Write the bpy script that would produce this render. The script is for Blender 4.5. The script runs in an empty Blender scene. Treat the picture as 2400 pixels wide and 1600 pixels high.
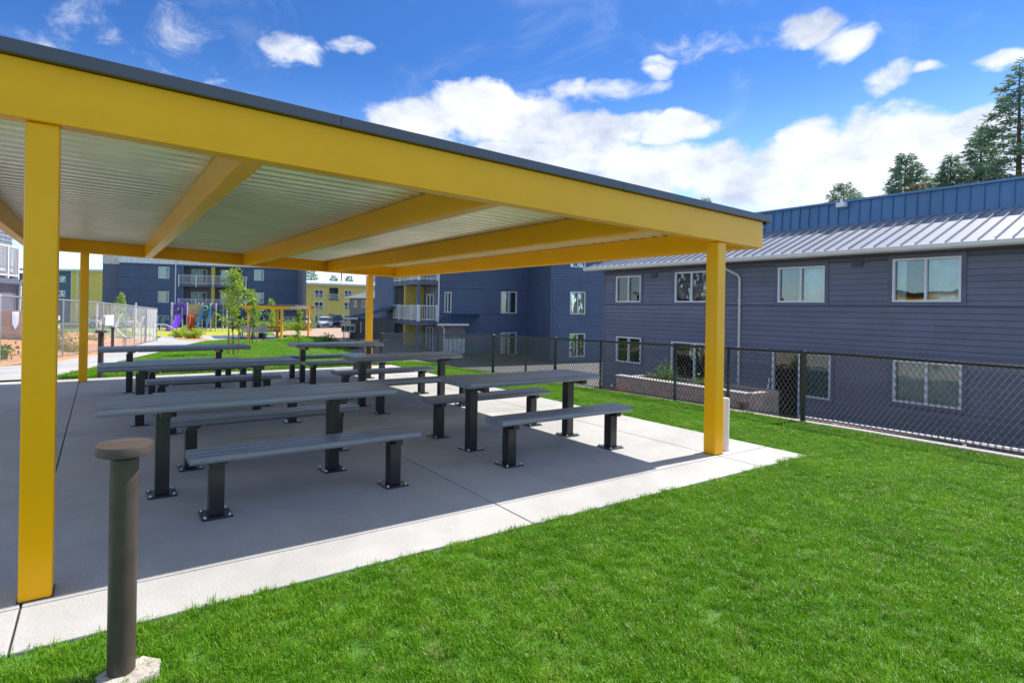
import bpy, bmesh, math, random
import numpy as np
from mathutils import Vector, Matrix
R = math.radians
random.seed(7)
rng = np.random.default_rng(7)
scene = bpy.context.scene
col = scene.collection

# ------------------------------------------------------------------ camera
cam = bpy.data.cameras.new('camera')
cam.sensor_width = 36.0; cam.sensor_fit = 'HORIZONTAL'
cam.lens = 1328.16 / 2400 * 36
cam.shift_x = (1200 - 1089.14) / 2400
cam.shift_y = -(800 - 718.6) / 2400
cam.clip_start = .05; cam.clip_end = 3000
cob = bpy.data.objects.new('camera', cam); col.objects.link(cob)
_y, _p, _r = R(-32.7449), R(.0563), R(.9218)
_F = Vector((-math.sin(_y)*math.cos(_p), math.cos(_y)*math.cos(_p), math.sin(_p)))
_R = Vector((math.cos(_y), math.sin(_y), 0)); _U = _R.cross(_F)
_R2 = _R*math.cos(_r) + _U*math.sin(_r); _U2 = -_R*math.sin(_r) + _U*math.cos(_r)
m = Matrix((_R2, _U2, -_F)).transposed().to_4x4()
m.translation = Vector((.2589, -3.5937, 1.5247))
cob.matrix_world = m
scene.camera = cob

# ------------------------------------------------------------------ light
SUN = Vector((.588, -.018, .809)).normalized()
EL = math.asin(SUN.z); AZ = math.atan2(SUN.y, SUN.x)
sun = bpy.data.lights.new('sun', 'SUN'); sun.energy = 2.0; sun.angle = R(.53); sun.color = (1, .955, .89)
so = bpy.data.objects.new('sun', sun); col.objects.link(so)
so.rotation_euler = SUN.to_track_quat('Z', 'Y').to_euler()
scene.view_settings.view_transform = 'Standard'; scene.view_settings.look = 'None'
scene.view_settings.exposure = 1.75; scene.view_settings.gamma = 1; scene.view_settings.use_curve_mapping = False
scene.cycles.max_bounces = 8; scene.cycles.transparent_max_bounces = 12

# clouds: (azimuth, elevation, half width, half height in degrees, density); the pattern goes on round the sky every 120 degrees
CLOUDS = [(62.25,18,6.43,2.37,1),(56.69,20.26,4.74,1.94,1),(52.35,18.15,7.27,2.59,1),(44.36,17.32,6.95,1.64,1),(36.84,16.81,4.15,1.38,1),(48.47,14.73,10.94,1.94,.95),
 (37.93,13.29,8.81,2.37,.95),(30.61,11.07,5.5,2.37,.9),(26.02,13.15,4.4,3.02,1),(20.7,13.79,4.99,2.8,1),(15.76,12.99,3.13,2.37,1),(21.5,10.57,7.36,3.02,.95),(14.32,10.61,3.69,2.59,.95),
 (74.37,23.2,3.56,1.47,.62),(68.7,24.02,2.49,.78,.5),(38.66,22.11,1.78,.95,.6),(26.81,23.12,2.9,1.5,.68),(23.6,21.6,2.9,1.35,.66),(19.8,18.4,2.1,1.21,.56),(17.57,18.57,1.02,.52,.55),
 (13.95,18.26,1.59,.6,.55),(42.38,20.57,5.22,1.04,.5),(47.32,20.86,2.51,.95,.45),(25.75,15.98,2.03,.52,.5),(86.7,22.55,8,2.6,.10),(92.5,20,5.5,1.8,.12),(34.3,23,5,1.4,.14)]
world = bpy.data.worlds.new('World'); scene.world = world; world.use_nodes = True
wt = world.node_tree; wn = wt.nodes; wl = wt.links
bg = wn['Background']; bg.inputs[1].default_value = .15
sky = wn.new('ShaderNodeTexSky'); sky.sky_type = 'NISHITA'; sky.sun_disc = False
sky.sun_elevation = EL; sky.sun_rotation = R(90) - AZ
sky.air_density = 1.0; sky.dust_density = .3; sky.ozone_density = 3.2; sky.altitude = 60
def wmath(op, a, b=None, c=None):
    n = wn.new('ShaderNodeMath'); n.operation = op
    for i, v in enumerate((a, b, c)):
        if v is None: continue
        if isinstance(v, (int, float)): n.inputs[i].default_value = v
        else: wl.new(v, n.inputs[i])
    return n.outputs[0]
tc = wn.new('ShaderNodeTexCoord'); sx = wn.new('ShaderNodeSeparateXYZ'); wl.new(tc.outputs['Generated'], sx.inputs[0])
az = wmath('ARCTAN2', sx.outputs[1], sx.outputs[0])
azm = wmath('MODULO', wmath('ADD', az, R(360)), R(120))
el = wmath('ARCSINE', sx.outputs[2])
cv = wn.new('ShaderNodeCombineXYZ'); wl.new(azm, cv.inputs[0]); wl.new(wmath('MULTIPLY', el, 1.6), cv.inputs[1])
def wnoise(scale, detail, rough, dist=0):
    n = wn.new('ShaderNodeTexNoise'); n.inputs['Scale'].default_value = scale; n.inputs['Detail'].default_value = detail
    n.inputs['Roughness'].default_value = rough; n.inputs['Distortion'].default_value = dist
    wl.new(cv.outputs[0], n.inputs['Vector']); return n.outputs[0]
n1 = wnoise(12, 10, .66, .5); n2 = wnoise(5, 4, .5); n3 = wnoise(3.5, 6, .62, 1.2)
wz = wmath('MULTIPLY', wmath('SUBTRACT', wnoise(7, 3, .5), .5), R(5))
azd = wmath('ADD', azm, wz); eld = wmath('ADD', el, wmath('MULTIPLY', wmath('SUBTRACT', wnoise(13, 3, .5), .5), R(2.4)))
field = None
for a, e, ra, re, k in CLOUDS:
    da = wmath('MULTIPLY', wmath('SUBTRACT', azd, R(a)), 1/R(ra*1.06)); de = wmath('MULTIPLY', wmath('SUBTRACT', eld, R(e)), 1/R(re*1.12))
    d2 = wmath('ADD', wmath('MULTIPLY', da, da), wmath('MULTIPLY', de, de))
    f = wmath('MULTIPLY', wmath('SUBTRACT', 1.0, d2), k)
    field = f if field is None else wmath('MAXIMUM', field, f)
fn = wmath('ADD', wmath('MAXIMUM', field, -.6), wmath('MULTIPLY', wmath('SUBTRACT', n1, .5), 1.4))
ms = wn.new('ShaderNodeMapRange'); ms.interpolation_type = 'SMOOTHSTEP'; ms.inputs[1].default_value = .02; ms.inputs[2].default_value = .6
wl.new(fn, ms.inputs[0])
wisp = wn.new('ShaderNodeMapRange'); wisp.interpolation_type = 'SMOOTHSTEP'; wisp.inputs[1].default_value = .5; wisp.inputs[2].default_value = .85; wisp.inputs[4].default_value = .3
wl.new(n3, wisp.inputs[0])
up3 = wn.new('ShaderNodeTexNoise'); up3.inputs['Scale'].default_value = 3.2; up3.inputs['Detail'].default_value = 7; up3.inputs['Roughness'].default_value = .55; wl.new(tc.outputs['Generated'], up3.inputs['Vector'])
upm = wn.new('ShaderNodeMapRange'); upm.interpolation_type = 'SMOOTHSTEP'; upm.inputs[1].default_value = .47; upm.inputs[2].default_value = .57; wl.new(up3.outputs[0], upm.inputs[0])
hi = wn.new('ShaderNodeMapRange'); hi.interpolation_type = 'SMOOTHSTEP'; hi.inputs[1].default_value = R(27); hi.inputs[2].default_value = R(34); wl.new(el, hi.inputs[0])
ms2 = wmath('MAXIMUM', ms.outputs[0], wmath('MULTIPLY', upm.outputs[0], hi.outputs[0]))  # unseen overhead clouds, added and thickened to lift the fill light
mask = wmath('MINIMUM', wmath('MULTIPLY', wmath('MAXIMUM', ms2, wisp.outputs[0]), .93), 1.0)
ramp = wn.new('ShaderNodeMix'); ramp.data_type = 'RGBA'
ramp.inputs[6].default_value = (1.3, 1.42, 1.68, 1); ramp.inputs[7].default_value = (3.0, 3.02, 3.05, 1)
lit = wn.new('ShaderNodeMapRange'); lit.inputs[1].default_value = .36; lit.inputs[2].default_value = .74
wl.new(wmath('ADD', wmath('MULTIPLY', n2, .55), wmath('MULTIPLY', wnoise(16, 6, .6), .45)), lit.inputs[0]); wl.new(lit.outputs[0], ramp.inputs[0])
tint = wn.new('ShaderNodeMix'); tint.data_type = 'RGBA'; tint.blend_type = 'MULTIPLY'; tint.inputs[0].default_value = 1
ht = wn.new('ShaderNodeMapRange'); ht.interpolation_type = 'SMOOTHSTEP'; ht.inputs[1].default_value = 0; ht.inputs[2].default_value = R(24); wl.new(el, ht.inputs[0])
hc = wn.new('ShaderNodeMix'); hc.data_type = 'RGBA'; hc.inputs[6].default_value = (.46, .51, .61, 1); hc.inputs[7].default_value = (.098, .19, .315, 1); wl.new(ht.outputs[0], hc.inputs[0]); wl.new(hc.outputs[2], tint.inputs[7]); wl.new(sky.outputs[0], tint.inputs[6])
wm = wn.new('ShaderNodeMix'); wm.data_type = 'RGBA'
wl.new(mask, wm.inputs[0]); wl.new(tint.outputs[2], wm.inputs[6]); wl.new(ramp.outputs[2], wm.inputs[7])
wl.new(wm.outputs[2], bg.inputs[0])

# ------------------------------------------------------------------ materials
MATS = {}
def mat(name, colr, rough=.5, metal=0., var=.12, scale=3., bump=0., bscale=60., col2=None, fac=.5, spec=.5, coat=0., objvar=0., stretch=None, trans=0., specks=0., stain=0.):
    if name in MATS: return MATS[name]
    M = bpy.data.materials.new(name); M.use_nodes = True; t = M.node_tree; N = t.nodes; L = t.links
    b = N['Principled BSDF']; b.inputs['Roughness'].default_value = rough; b.inputs['Metallic'].default_value = metal
    b.inputs['Specular IOR Level'].default_value = spec; b.inputs['Coat Weight'].default_value = coat; b.inputs['Coat Roughness'].default_value = .15
    g = N.new('ShaderNodeNewGeometry'); vec = g.outputs['Position']
    if stretch:
        mp = N.new('ShaderNodeMapping'); mp.inputs['Scale'].default_value = stretch; L.new(vec, mp.inputs[0]); vec = mp.outputs[0]
    n = N.new('ShaderNodeTexNoise'); n.inputs['Scale'].default_value = scale; n.inputs['Detail'].default_value = 6; n.inputs['Roughness'].default_value = .6; L.new(vec, n.inputs['Vector'])
    c2 = col2 or tuple(max(0, c*(1-var*2)) for c in colr)
    c1 = colr if col2 else tuple(min(1, c*(1+var)) for c in colr)
    mr = N.new('ShaderNodeMapRange'); mr.inputs[1].default_value = .32; mr.inputs[2].default_value = .68; L.new(n.outputs[0], mr.inputs[0])
    mx = N.new('ShaderNodeMix'); mx.data_type = 'RGBA'; mx.inputs[6].default_value = (*c1, 1); mx.inputs[7].default_value = (*c2, 1); L.new(mr.outputs[0], mx.inputs[0])
    out = mx.outputs[2]
    if objvar:
        oi = N.new('ShaderNodeObjectInfo'); hv = N.new('ShaderNodeHueSaturation'); ma = N.new('ShaderNodeMapRange')
        ma.inputs[3].default_value = 1-objvar; ma.inputs[4].default_value = 1+objvar; L.new(oi.outputs['Random'], ma.inputs[0]); L.new(ma.outputs[0], hv.inputs['Value']); L.new(out, hv.inputs['Color']); out = hv.outputs[0]
    if stain:
        ns = N.new('ShaderNodeTexNoise'); ns.inputs['Scale'].default_value = .55; ns.inputs['Detail'].default_value = 9; ns.inputs['Roughness'].default_value = .68; ns.inputs['Distortion'].default_value = .6; L.new(g.outputs['Position'], ns.inputs['Vector'])
        ng_ = N.new('ShaderNodeTexNoise'); ng_.inputs['Scale'].default_value = 90; ng_.inputs['Detail'].default_value = 3; L.new(g.outputs['Position'], ng_.inputs['Vector'])
        a1 = N.new('ShaderNodeMapRange'); a1.inputs[1].default_value = .38; a1.inputs[2].default_value = .60; a1.inputs[3].default_value = 1-stain; L.new(ns.outputs[0], a1.inputs[0])
        a2 = N.new('ShaderNodeMapRange'); a2.inputs[1].default_value = .3; a2.inputs[2].default_value = .7; a2.inputs[3].default_value = 1-stain*.9; a2.inputs[4].default_value = 1+stain*.3; L.new(ng_.outputs[0], a2.inputs[0])
        mm_ = N.new('ShaderNodeMath'); mm_.operation = 'MULTIPLY'; L.new(a1.outputs[0], mm_.inputs[0]); L.new(a2.outputs[0], mm_.inputs[1])
        hs = N.new('ShaderNodeHueSaturation'); L.new(mm_.outputs[0], hs.inputs['Value']); L.new(out, hs.inputs['Color']); out = hs.outputs[0]
    if specks:
        nk = N.new('ShaderNodeTexNoise'); nk.inputs['Scale'].default_value = 17; nk.inputs['Detail'].default_value = 5; nk.inputs['Roughness'].default_value = .75; L.new(g.outputs['Position'], nk.inputs['Vector'])
        k1 = N.new('ShaderNodeMapRange'); k1.inputs[1].default_value = .69; k1.inputs[2].default_value = .73; k1.inputs[4].default_value = specks; L.new(nk.outputs[0], k1.inputs[0])
        mk = N.new('ShaderNodeMix'); mk.data_type = 'RGBA'; mk.inputs[7].default_value = (.12,.10,.07,1); L.new(k1.outputs[0], mk.inputs[0]); L.new(out, mk.inputs[6]); out = mk.outputs[2]
    L.new(out, b.inputs['Base Color'])
    rr = N.new('ShaderNodeMapRange'); rr.inputs[3].default_value = max(.02, rough-.08); rr.inputs[4].default_value = min(1, rough+.1); L.new(n.outputs[0], rr.inputs[0]); L.new(rr.outputs[0], b.inputs['Roughness'])
    if bump:
        n2 = N.new('ShaderNodeTexNoise'); n2.inputs['Scale'].default_value = bscale; n2.inputs['Detail'].default_value = 4; L.new(vec, n2.inputs['Vector'])
        bp = N.new('ShaderNodeBump'); bp.inputs['Strength'].default_value = bump; bp.inputs['Distance'].default_value = .01; L.new(n2.outputs[0], bp.inputs['Height']); L.new(bp.outputs[0], b.inputs['Normal'])
    if trans:
        tr = N.new('ShaderNodeBsdfTranslucent'); ms_ = N.new('ShaderNodeMixShader'); ms_.inputs[0].default_value = trans
        L.new(out, tr.inputs[0]); L.new(b.outputs[0], ms_.inputs[1]); L.new(tr.outputs[0], ms_.inputs[2]); L.new(ms_.outputs[0], N['Material Output'].inputs[0])
    MATS[name] = M
    return M
def glass_mat():
    M = bpy.data.materials.new('window_glass'); M.use_nodes = True; t = M.node_tree; N = t.nodes; L = t.links; N.remove(N['Principled BSDF'])
    tr = N.new('ShaderNodeBsdfTransparent'); tr.inputs[0].default_value = (.86, .93, .91, 1)
    gl = N.new('ShaderNodeBsdfGlossy'); gl.inputs['Roughness'].default_value = .015; gl.inputs[0].default_value = (.9, .95, 1, 1)
    fr = N.new('ShaderNodeFresnel'); fr.inputs[0].default_value = 1.75; ms_ = N.new('ShaderNodeMixShader')
    nn = N.new('ShaderNodeTexNoise'); nn.inputs['Scale'].default_value = 1.3; bp = N.new('ShaderNodeBump'); bp.inputs['Strength'].default_value = .06; bp.inputs['Distance'].default_value = .1
    g = N.new('ShaderNodeNewGeometry'); L.new(g.outputs['Position'], nn.inputs['Vector']); L.new(nn.outputs[0], bp.inputs['Height']); L.new(bp.outputs[0], gl.inputs['Normal'])
    L.new(fr.outputs[0], ms_.inputs[0]); L.new(tr.outputs[0], ms_.inputs[1]); L.new(gl.outputs[0], ms_.inputs[2]); L.new(ms_.outputs[0], N['Material Output'].inputs[0])
    return M
GLASS = glass_mat()
YEL = mat('yellow_paint', (1.0, .465, .002), .30, var=.03, scale=1.6, spec=.26, coat=.0, specks=.5, bump=.03, bscale=25)
FLASH = mat('slate_flashing', (.085, .095, .12), .4, metal=.25, var=.05)
GALV = mat('galvanised_sheet', (.92, .88, .76), .34, metal=.55, var=.05, scale=2)
PLANK = mat('charcoal_plank', (.25, .262, .288), .34, var=.10, scale=9, bump=.05, bscale=160, objvar=.12, stretch=(.4, 6, 6))
BLACK = mat('black_powder_coat', (.016, .016, .018), .3, var=.1, scale=12, coat=.2)
STEEL = mat('zinc_bolt', (.5, .5, .5), .35, metal=.9)
BRONZE = mat('bronze_paint', (.078, .056, .047), .48, var=.10, scale=14, bump=.03, bscale=200)
CONC = mat('concrete', (.55, .535, .505), .82, col2=(.475, .46, .435), scale=1.1, bump=.14, bscale=140, objvar=.05, stain=.19, specks=.6)
CONC2 = mat('rough_concrete', (.56, .50, .44), .9, col2=(.42, .37, .32), scale=9, bump=.5, bscale=40)
SOIL = mat('joint_soil', (.10, .085, .07), .95)
LAWN = mat('lawn_soil', (.09, .24, .02), .95, col2=(.06, .15, .015), scale=2.5, bump=.4, bscale=30)
NAVY = mat('slate_siding', (.178, .186, .245), .62, var=.06, scale=1.2, bump=.05, bscale=90, objvar=.09, stain=.07)
NAVY2 = mat('navy_siding', (.098, .138, .235), .62, var=.06, scale=1.0)
NAVYT = mat('slate_trim', (.13, .145, .20), .6, var=.05)
SOFF = mat('soffit', (.22, .21, .21), .7)
WHITE = mat('white_vinyl', (.80, .80, .79), .4, var=.03)
GUT = mat('cream_gutter', (.70, .67, .61), .45, var=.03)
ROOFM = mat('standing_seam_metal', (.34, .36, .41), .42, metal=.1, var=.05, scale=.8, objvar=.05)
ROOFSH = mat('shaded_seam_metal', (.095, .20, .36), .4, metal=.25, var=.05, scale=.8, objvar=.05)  # copy of the roof metal, shade and sky reflection painted in as blue
OLIVE = mat('mustard_siding', (.60, .43, .08), .6, var=.06)
INT = mat('interior_plaster', (.32, .30, .27), .9)
BLIND = mat('blind_fabric', (.92, .95, .92), .8, objvar=.10)
CURT = mat('teal_curtain', (.10, .34, .34), .85)
BRICK = mat('pink_block', (.46, .35, .30), .9, var=.12, scale=6, bump=.3, bscale=60)
MULCH = mat('wood_mulch', (.74, .38, .18), .95, col2=(.38, .17, .08), scale=22, bump=1., bscale=55)
GRAVEL = mat('tan_gravel', (.50, .36, .26), .95, col2=(.38, .25, .18), scale=16, bump=.8, bscale=40)
ASPH = mat('asphalt', (.06, .06, .062), .9, bump=.3, bscale=50)
TURF = mat('playground_turf', (.46, .45, .03), .9, col2=(.30, .34, .03), scale=1.5, bump=.3, bscale=40)
BLUEP = mat('blue_safety_pad', (.06, .10, .17), .8, bump=.2, bscale=60)
GALVP = mat('galvanised_pipe', (.42, .43, .44), .4, metal=.7, var=.1, scale=20)
BARK = mat('bark', (.13, .085, .055), .9, var=.2, scale=12, bump=.5, bscale=40)
STAKE = mat('wood_stake', (.40, .20, .11), .8, var=.15, scale=15)
def leafm(name, c, c2): return mat(name, c, .5, col2=c2, scale=2.2, trans=.45, spec=.3)
LEAF1 = leafm('young_leaf', (.50, .60, .07), (.22, .38, .04))
LEAF2 = leafm('shrub_leaf', (.20, .34, .05), (.10, .20, .03))
LEAFY = leafm('gold_leaf', (.50, .40, .04), (.24, .26, .03))
NEED = leafm('conifer_needle', (.30, .40, .26), (.16, .24, .17))
NEED2 = leafm('tan_conifer', (.24, .21, .10), (.12, .14, .07))

# ------------------------------------------------------------------ helpers
class MB:
    def __init__(s): s.v = []; s.f = []
    def add(s, vs, fs):
        o = len(s.v); s.v += [tuple(v) for v in vs]; s.f += [tuple(i+o for i in f) for f in fs]; return s
    def hexa(s, p): return s.add(p, [(0,3,2,1),(4,5,6,7),(0,1,5,4),(1,2,6,5),(2,3,7,6),(3,0,4,7)])
    def box(s, x0, x1, y0, y1, z0, z1):
        return s.hexa([(x0,y0,z0),(x1,y0,z0),(x1,y1,z0),(x0,y1,z0),(x0,y0,z1),(x1,y0,z1),(x1,y1,z1),(x0,y1,z1)])
    def bar(s, a, b, w, h, up=(0,0,1)):
        a = Vector(a); b = Vector(b); d = (b-a).normalized(); u = Vector(up)
        if abs(d.dot(u)) > .99: u = Vector((1,0,0))
        sd = d.cross(u).normalized()*w/2; u = sd.cross(d).normalized()*h/2
        return s.hexa([a-sd-u, a+sd-u, b+sd-u, b-sd-u, a-sd+u, a+sd+u, b+sd+u, b-sd+u])
    def tube(s, pts, r, n=8, cap=True):
        pts = [Vector(p) for p in pts]; k = len(pts); rs = r if isinstance(r, (list, tuple)) else [r]*k
        o = len(s.v); ref = None
        for i, p in enumerate(pts):
            d = (pts[min(i+1,k-1)] - pts[max(i-1,0)]).normalized()
            if ref is None: ref = Vector((0,0,1)) if abs(d.z) < .9 else Vector((1,0,0))
            a = d.cross(ref).normalized(); b = a.cross(d).normalized(); ref = b
            for j in range(n):
                t = 2*math.pi*j/n; s.v.append(tuple(p + (a*math.cos(t)+b*math.sin(t))*rs[i]))
        for i in range(k-1):
            for j in range(n):
                q = o+i*n+j; q2 = o+i*n+(j+1)%n; s.f.append((q, q2, q2+n, q+n))
        if cap: s.f.append(tuple(o+j for j in range(n-1,-1,-1))); s.f.append(tuple(o+(k-1)*n+j for j in range(n)))
        return s
    def lathe(s, prof, n=24, c=(0,0,0)):
        o = len(s.v); k = len(prof)
        for r, z in prof:
            for j in range(n):
                t = 2*math.pi*j/n; s.v.append((c[0]+r*math.cos(t), c[1]+r*math.sin(t), c[2]+z))
        for i in range(k-1):
            for j in range(n):
                q = o+i*n+j; q2 = o+i*n+(j+1)%n; s.f.append((q, q2, q2+n, q+n))
        s.f.append(tuple(o+j for j in range(n-1,-1,-1))); s.f.append(tuple(o+(k-1)*n+j for j in range(n)))
        return s
    def extr(s, prof, vec):
        n = len(prof); vec = Vector(vec); a = [Vector(p) for p in prof]; b = [p+vec for p in a]
        return s.add(a+b, [tuple(range(n-1,-1,-1)), tuple(range(n,2*n))] + [(i,(i+1)%n,(i+1)%n+n,i+n) for i in range(n)])
    def poly(s, pts): return s.add(pts, [tuple(range(len(pts)))])
    def mesh(s, name, m, smooth=False):
        me = bpy.data.meshes.new(name); me.from_pydata(s.v, [], s.f)
        if m: me.materials.append(m)
        bm = bmesh.new(); bm.from_mesh(me); bmesh.ops.recalc_face_normals(bm, faces=bm.faces); bm.to_mesh(me); bm.free()
        if smooth:
            me.polygons.foreach_set('use_smooth', [True]*len(me.polygons)); me.set_sharp_from_angle(angle=R(38))
        me.update(); return me
    def build(s, name, m, parent=None, smooth=False, bevel=0., seg=2):
        return link(name, s.mesh(name, m, smooth), parent, bevel=bevel, seg=seg)
def link(name, me, parent=None, loc=None, scale=None, rz=None, bevel=0., seg=2):
    o = bpy.data.objects.new(name, me); col.objects.link(o)
    if parent: o.parent = parent
    if loc is not None: o.location = loc
    if scale is not None: o.scale = scale
    if rz is not None: o.rotation_euler = (0,0,rz)
    if bevel:
        b = o.modifiers.new('edge', 'BEVEL'); b.width = bevel; b.segments = seg; b.limit_method = 'ANGLE'
    return o
def tag(o, label, cat, group=None):
    o['label'] = label; o['category'] = cat
    if group: o['group'] = group
    elif 'group' in o: del o['group']
    return o
def thing(name, label, cat, loc=(0,0,0), rz=0, group=None):
    o = bpy.data.objects.new(name, None); col.objects.link(o); o.empty_display_size = .2
    o.location = loc; o.rotation_euler = (0,0,rz); return tag(o, label, cat, group)
def struct(o): o['kind'] = 'structure'; return o
def stuff(o): o['kind'] = 'stuff'; return o
def dup(root, label, loc, rz=None, group=None):
    def cp(o, par):
        c = o.copy(); col.objects.link(c)
        if par: c.parent = par
        for ch in o.children: cp(ch, c)
        return c
    c = cp(root, None); c.location = loc; c['label'] = label
    if rz is not None: c.rotation_euler = (0,0,rz)
    if group: c['group'] = group
    return c
def gz(y): return float(np.interp(y, [-1e3,9.8,15,30,45,62,80,130,1e4], [0,0,-.2,-.6,-1.1,-1.15,-1.6,-2.7,-2.7]))
YARD = -1.95
def ground_z(x, y):
    z = gz(y)
    if x > 6.9: z -= min(1, (x-6.9)/1.7)*float(np.interp(y, [2,8,15,26], [0,.12,.22,.1]))
    if x > 8.7:
        s = float(np.interp(y, [25,33], [1,0])); s *= 1 if y < 40 else 0
        z = z + (YARD-z)*s
    return z

# ------------------------------------------------------------------ ground, paths
xs = list(np.arange(-90,-10,10)) + list(np.arange(-10,8.5,.6)) + [8.62,8.72] + list(np.arange(9.5,30,2.5)) + list(np.arange(30,161,10))
ys = list(np.arange(-14,40,1.2)) + list(np.arange(40,80,3)) + list(np.arange(80,260,12))
g = MB(); nx = len(xs)
for y in ys:
    for x in xs: g.v.append((x, y, ground_z(x, y) - .02))
for j in range(len(ys)-1):
    for i in range(nx-1):
        a = j*nx+i; g.f.append((a, a+1, a+1+nx, a+nx))
lawn = struct(g.build('lawn', LAWN))
def sheet(name, pts, m, dz, sub=None, bank=None):
    bm = bmesh.new(); vs = [bm.verts.new((x, y, 0)) for x, y in pts]; f = bm.faces.new(vs)
    bmesh.ops.triangulate(bm, faces=[f])
    for _ in range(sub or 5): bmesh.ops.subdivide_edges(bm, edges=[e for e in bm.edges if e.calc_length() > 2.0], cuts=1, use_grid_fill=True)
    bmesh.ops.triangulate(bm, faces=bm.faces[:])
    for v in bm.verts: v.co.z = ground_z(v.co.x, v.co.y) + dz + (bank(v.co.x, v.co.y) if bank else 0)
    bmesh.ops.recalc_face_normals(bm, faces=bm.faces[:])
    if sum(f.normal.z for f in bm.faces) < 0: bmesh.ops.reverse_faces(bm, faces=bm.faces[:])
    me = bpy.data.meshes.new(name); bm.to_mesh(me); bm.free(); me.materials.append(m)
    return struct(link(name, me))
sheet('concrete_path', [(-9,10.2),(-.55,10.2),(-.45,11.2),(.3,14),(1.1,16.9),(2.3,21),(3.6,26),(5.1,31),(6.7,34.2),(8.6,35.6),(11.3,36.2),(13.2,38.5),(13.6,42),(12.5,46),(9.8,48.6),(4.2,45),(3.6,40),(2.9,33.8),(1.8,27.5),(.35,20.2),(-.75,16.6),(-2,14.9),(-9,11.6)], CONC, .012)
sheet('mulch_bed', [(-2,15.1),(-.75,16.8),(.35,20.4),(1.8,27.7),(2.9,33.9),(3.4,40),(1,42),(-10,40),(-16,26),(-14,12.5),(-9,11.8)], MULCH, .006, 6, lambda x, y: .42*min(1, max(0, (float(np.interp(y, [11.2,16,19.1,22.6,27.3,30.4,40], [-6.5,-2,-.75,.35,1.55,2.25,4]))-x-.4)/3.5)) + .03*math.sin(x*3.1+y*2.3))
sheet('planting_island', [(4.9,33.2),(5.6,33.0),(6.1,34.5),(6,38),(5.2,41.5),(4.6,40.5),(4.5,36)], MULCH, .02)
sheet('playground_surface', [(4.3,45.2),(9.9,48.8),(12.6,49),(13,64),(2,64),(2.8,50)], TURF, .02)
sheet('safety_pad', [(6.8,37.6),(10.6,38.4),(11.6,46.2),(9.2,47.8),(7.9,46.5)], BLUEP, .018)
sheet('gravel_bed', [(13.2,47.5),(14.4,38),(13.6,31.5),(16,30),(22,36),(30,60),(24,64),(15,56)], GRAVEL, .006)
sheet('parking_lot', [(14.5,64.5),(60,64.5),(80,108),(-30,108),(-40,66),(1.5,66)], ASPH, .01)

# patio: panels with real joints
patio = struct(MB().box(-4.5,6.63,-.47,9.83,-.12,-.014).build('patio', SOIL))
PX = [-4.5,-.055,2.87,5.78,6.65]; PY = [-.49,-.045,3.15,6.4,9.42,9.85]
for i in range(4):
    for j in range(5):
        J = .005
        w, d = PX[i+1]-PX[i]-2*J, PY[j+1]-PY[j]-2*J
        MB().box(-w/2,w/2,-d/2,d/2,-.11,0).build('concrete_panel', CONC, patio, bevel=.006).location = ((PX[i]+PX[i+1])/2, (PY[j]+PY[j+1])/2, 0)

# retaining kerb and wall under the black fence
struct(MB().box(8.61,8.73,-6,16,-2.1,-.51).build('retaining_wall', CONC2))
kb = MB()
FY = [-6,-3,0,2.5,5.8,8.1,11.5,15.2]
def fbase(y): return float(np.interp(y, [-6,0,2.7,4.4,8.1,15], [0,0,-.05,-.08,-.15,-.43]))
for a, b in zip(FY[:-1], FY[1:]):
    kb.hexa([(8.60,a,-.5),(8.74,a,-.5),(8.74,b,-.5),(8.60,b,-.5),(8.60,a,fbase(a)+.004),(8.74,a,fbase(a)+.004),(8.74,b,fbase(b)+.004),(8.60,b,fbase(b)+.004)])
struct(kb.build('kerb', CONC2, bevel=.01))

# ------------------------------------------------------------------ pavilion
def zb(x): return 2.4269 - .0285*x
RAFT = [-.87, .98, 2.83, 4.69, 6.42]
pav = thing('picnic_shelter', 'large yellow steel picnic shelter with corrugated roof over the tables', 'shelter')
W = .1423
for x in (0, 5.816):
    for y in (0, 9.307):
        t = zb(x)
        p = MB().box(x-W/2,x+W/2,y,y+W,0,t).build('post', YEL, pav, bevel=.012, seg=3)
        MB().box(x-W/2-.006,x+W/2+.006,y-.006,y+W+.006,.001,.004).build('base_seal', SOIL, p)
X0, X1 = -.9, 6.53
def sbox(x0, x1, y0, y1, a, b):   # box that follows the roof slope in x
    return [(x0,y0,zb(x0)+a),(x1,y0,zb(x1)+a),(x1,y1,zb(x1)+a),(x0,y1,zb(x0)+a),(x0,y0,zb(x0)+b),(x1,y0,zb(x1)+b),(x1,y1,zb(x1)+b),(x0,y1,zb(x0)+b)]
for nm, ys_ in (('front_beam', 1), ('rear_beam', -1)):
    b = MB()
    if ys_ == 1: fy0, fy1, ly0, ly1 = -.03, -.018, -.018, .085
    else: fy0, fy1, ly0, ly1 = 9.335, 9.347, 9.23, 9.335
    b.hexa(sbox(X0,X1,fy0,fy1,.001,.297))
    b.hexa(sbox(X0,X1,ly0,ly1,.001,.013)); b.hexa(sbox(X0,X1,ly0,ly1,.270,.285))
    ey = ly1 if ys_ == 1 else ly0
    b.hexa(sbox(X0,X1,min(ey,ey-.012*ys_),max(ey,ey-.012*ys_),.013,.045))
    if ys_ == -1: b.hexa(sbox(X0,X1,9.28,9.292,.001,.262))
    b.build(nm, YEL, pav, bevel=.004)
for k, x in enumerate(RAFT):
    b = MB(); y0, y1 = .09, 9.278; xa, xb = x, x+.13
    b.hexa(sbox(xa,xa+.012,y0,y1,.002,.245)); b.hexa(sbox(xb-.012,xb,y0,y1,.002,.245))
    b.hexa(sbox(xa+.012,xb-.012,y0,y1,.002,.014)); b.hexa(sbox(xa+.012,xb-.012,y0,y1,.232,.245))
    b.build('rafter', YEL, pav, bevel=.004)
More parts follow.
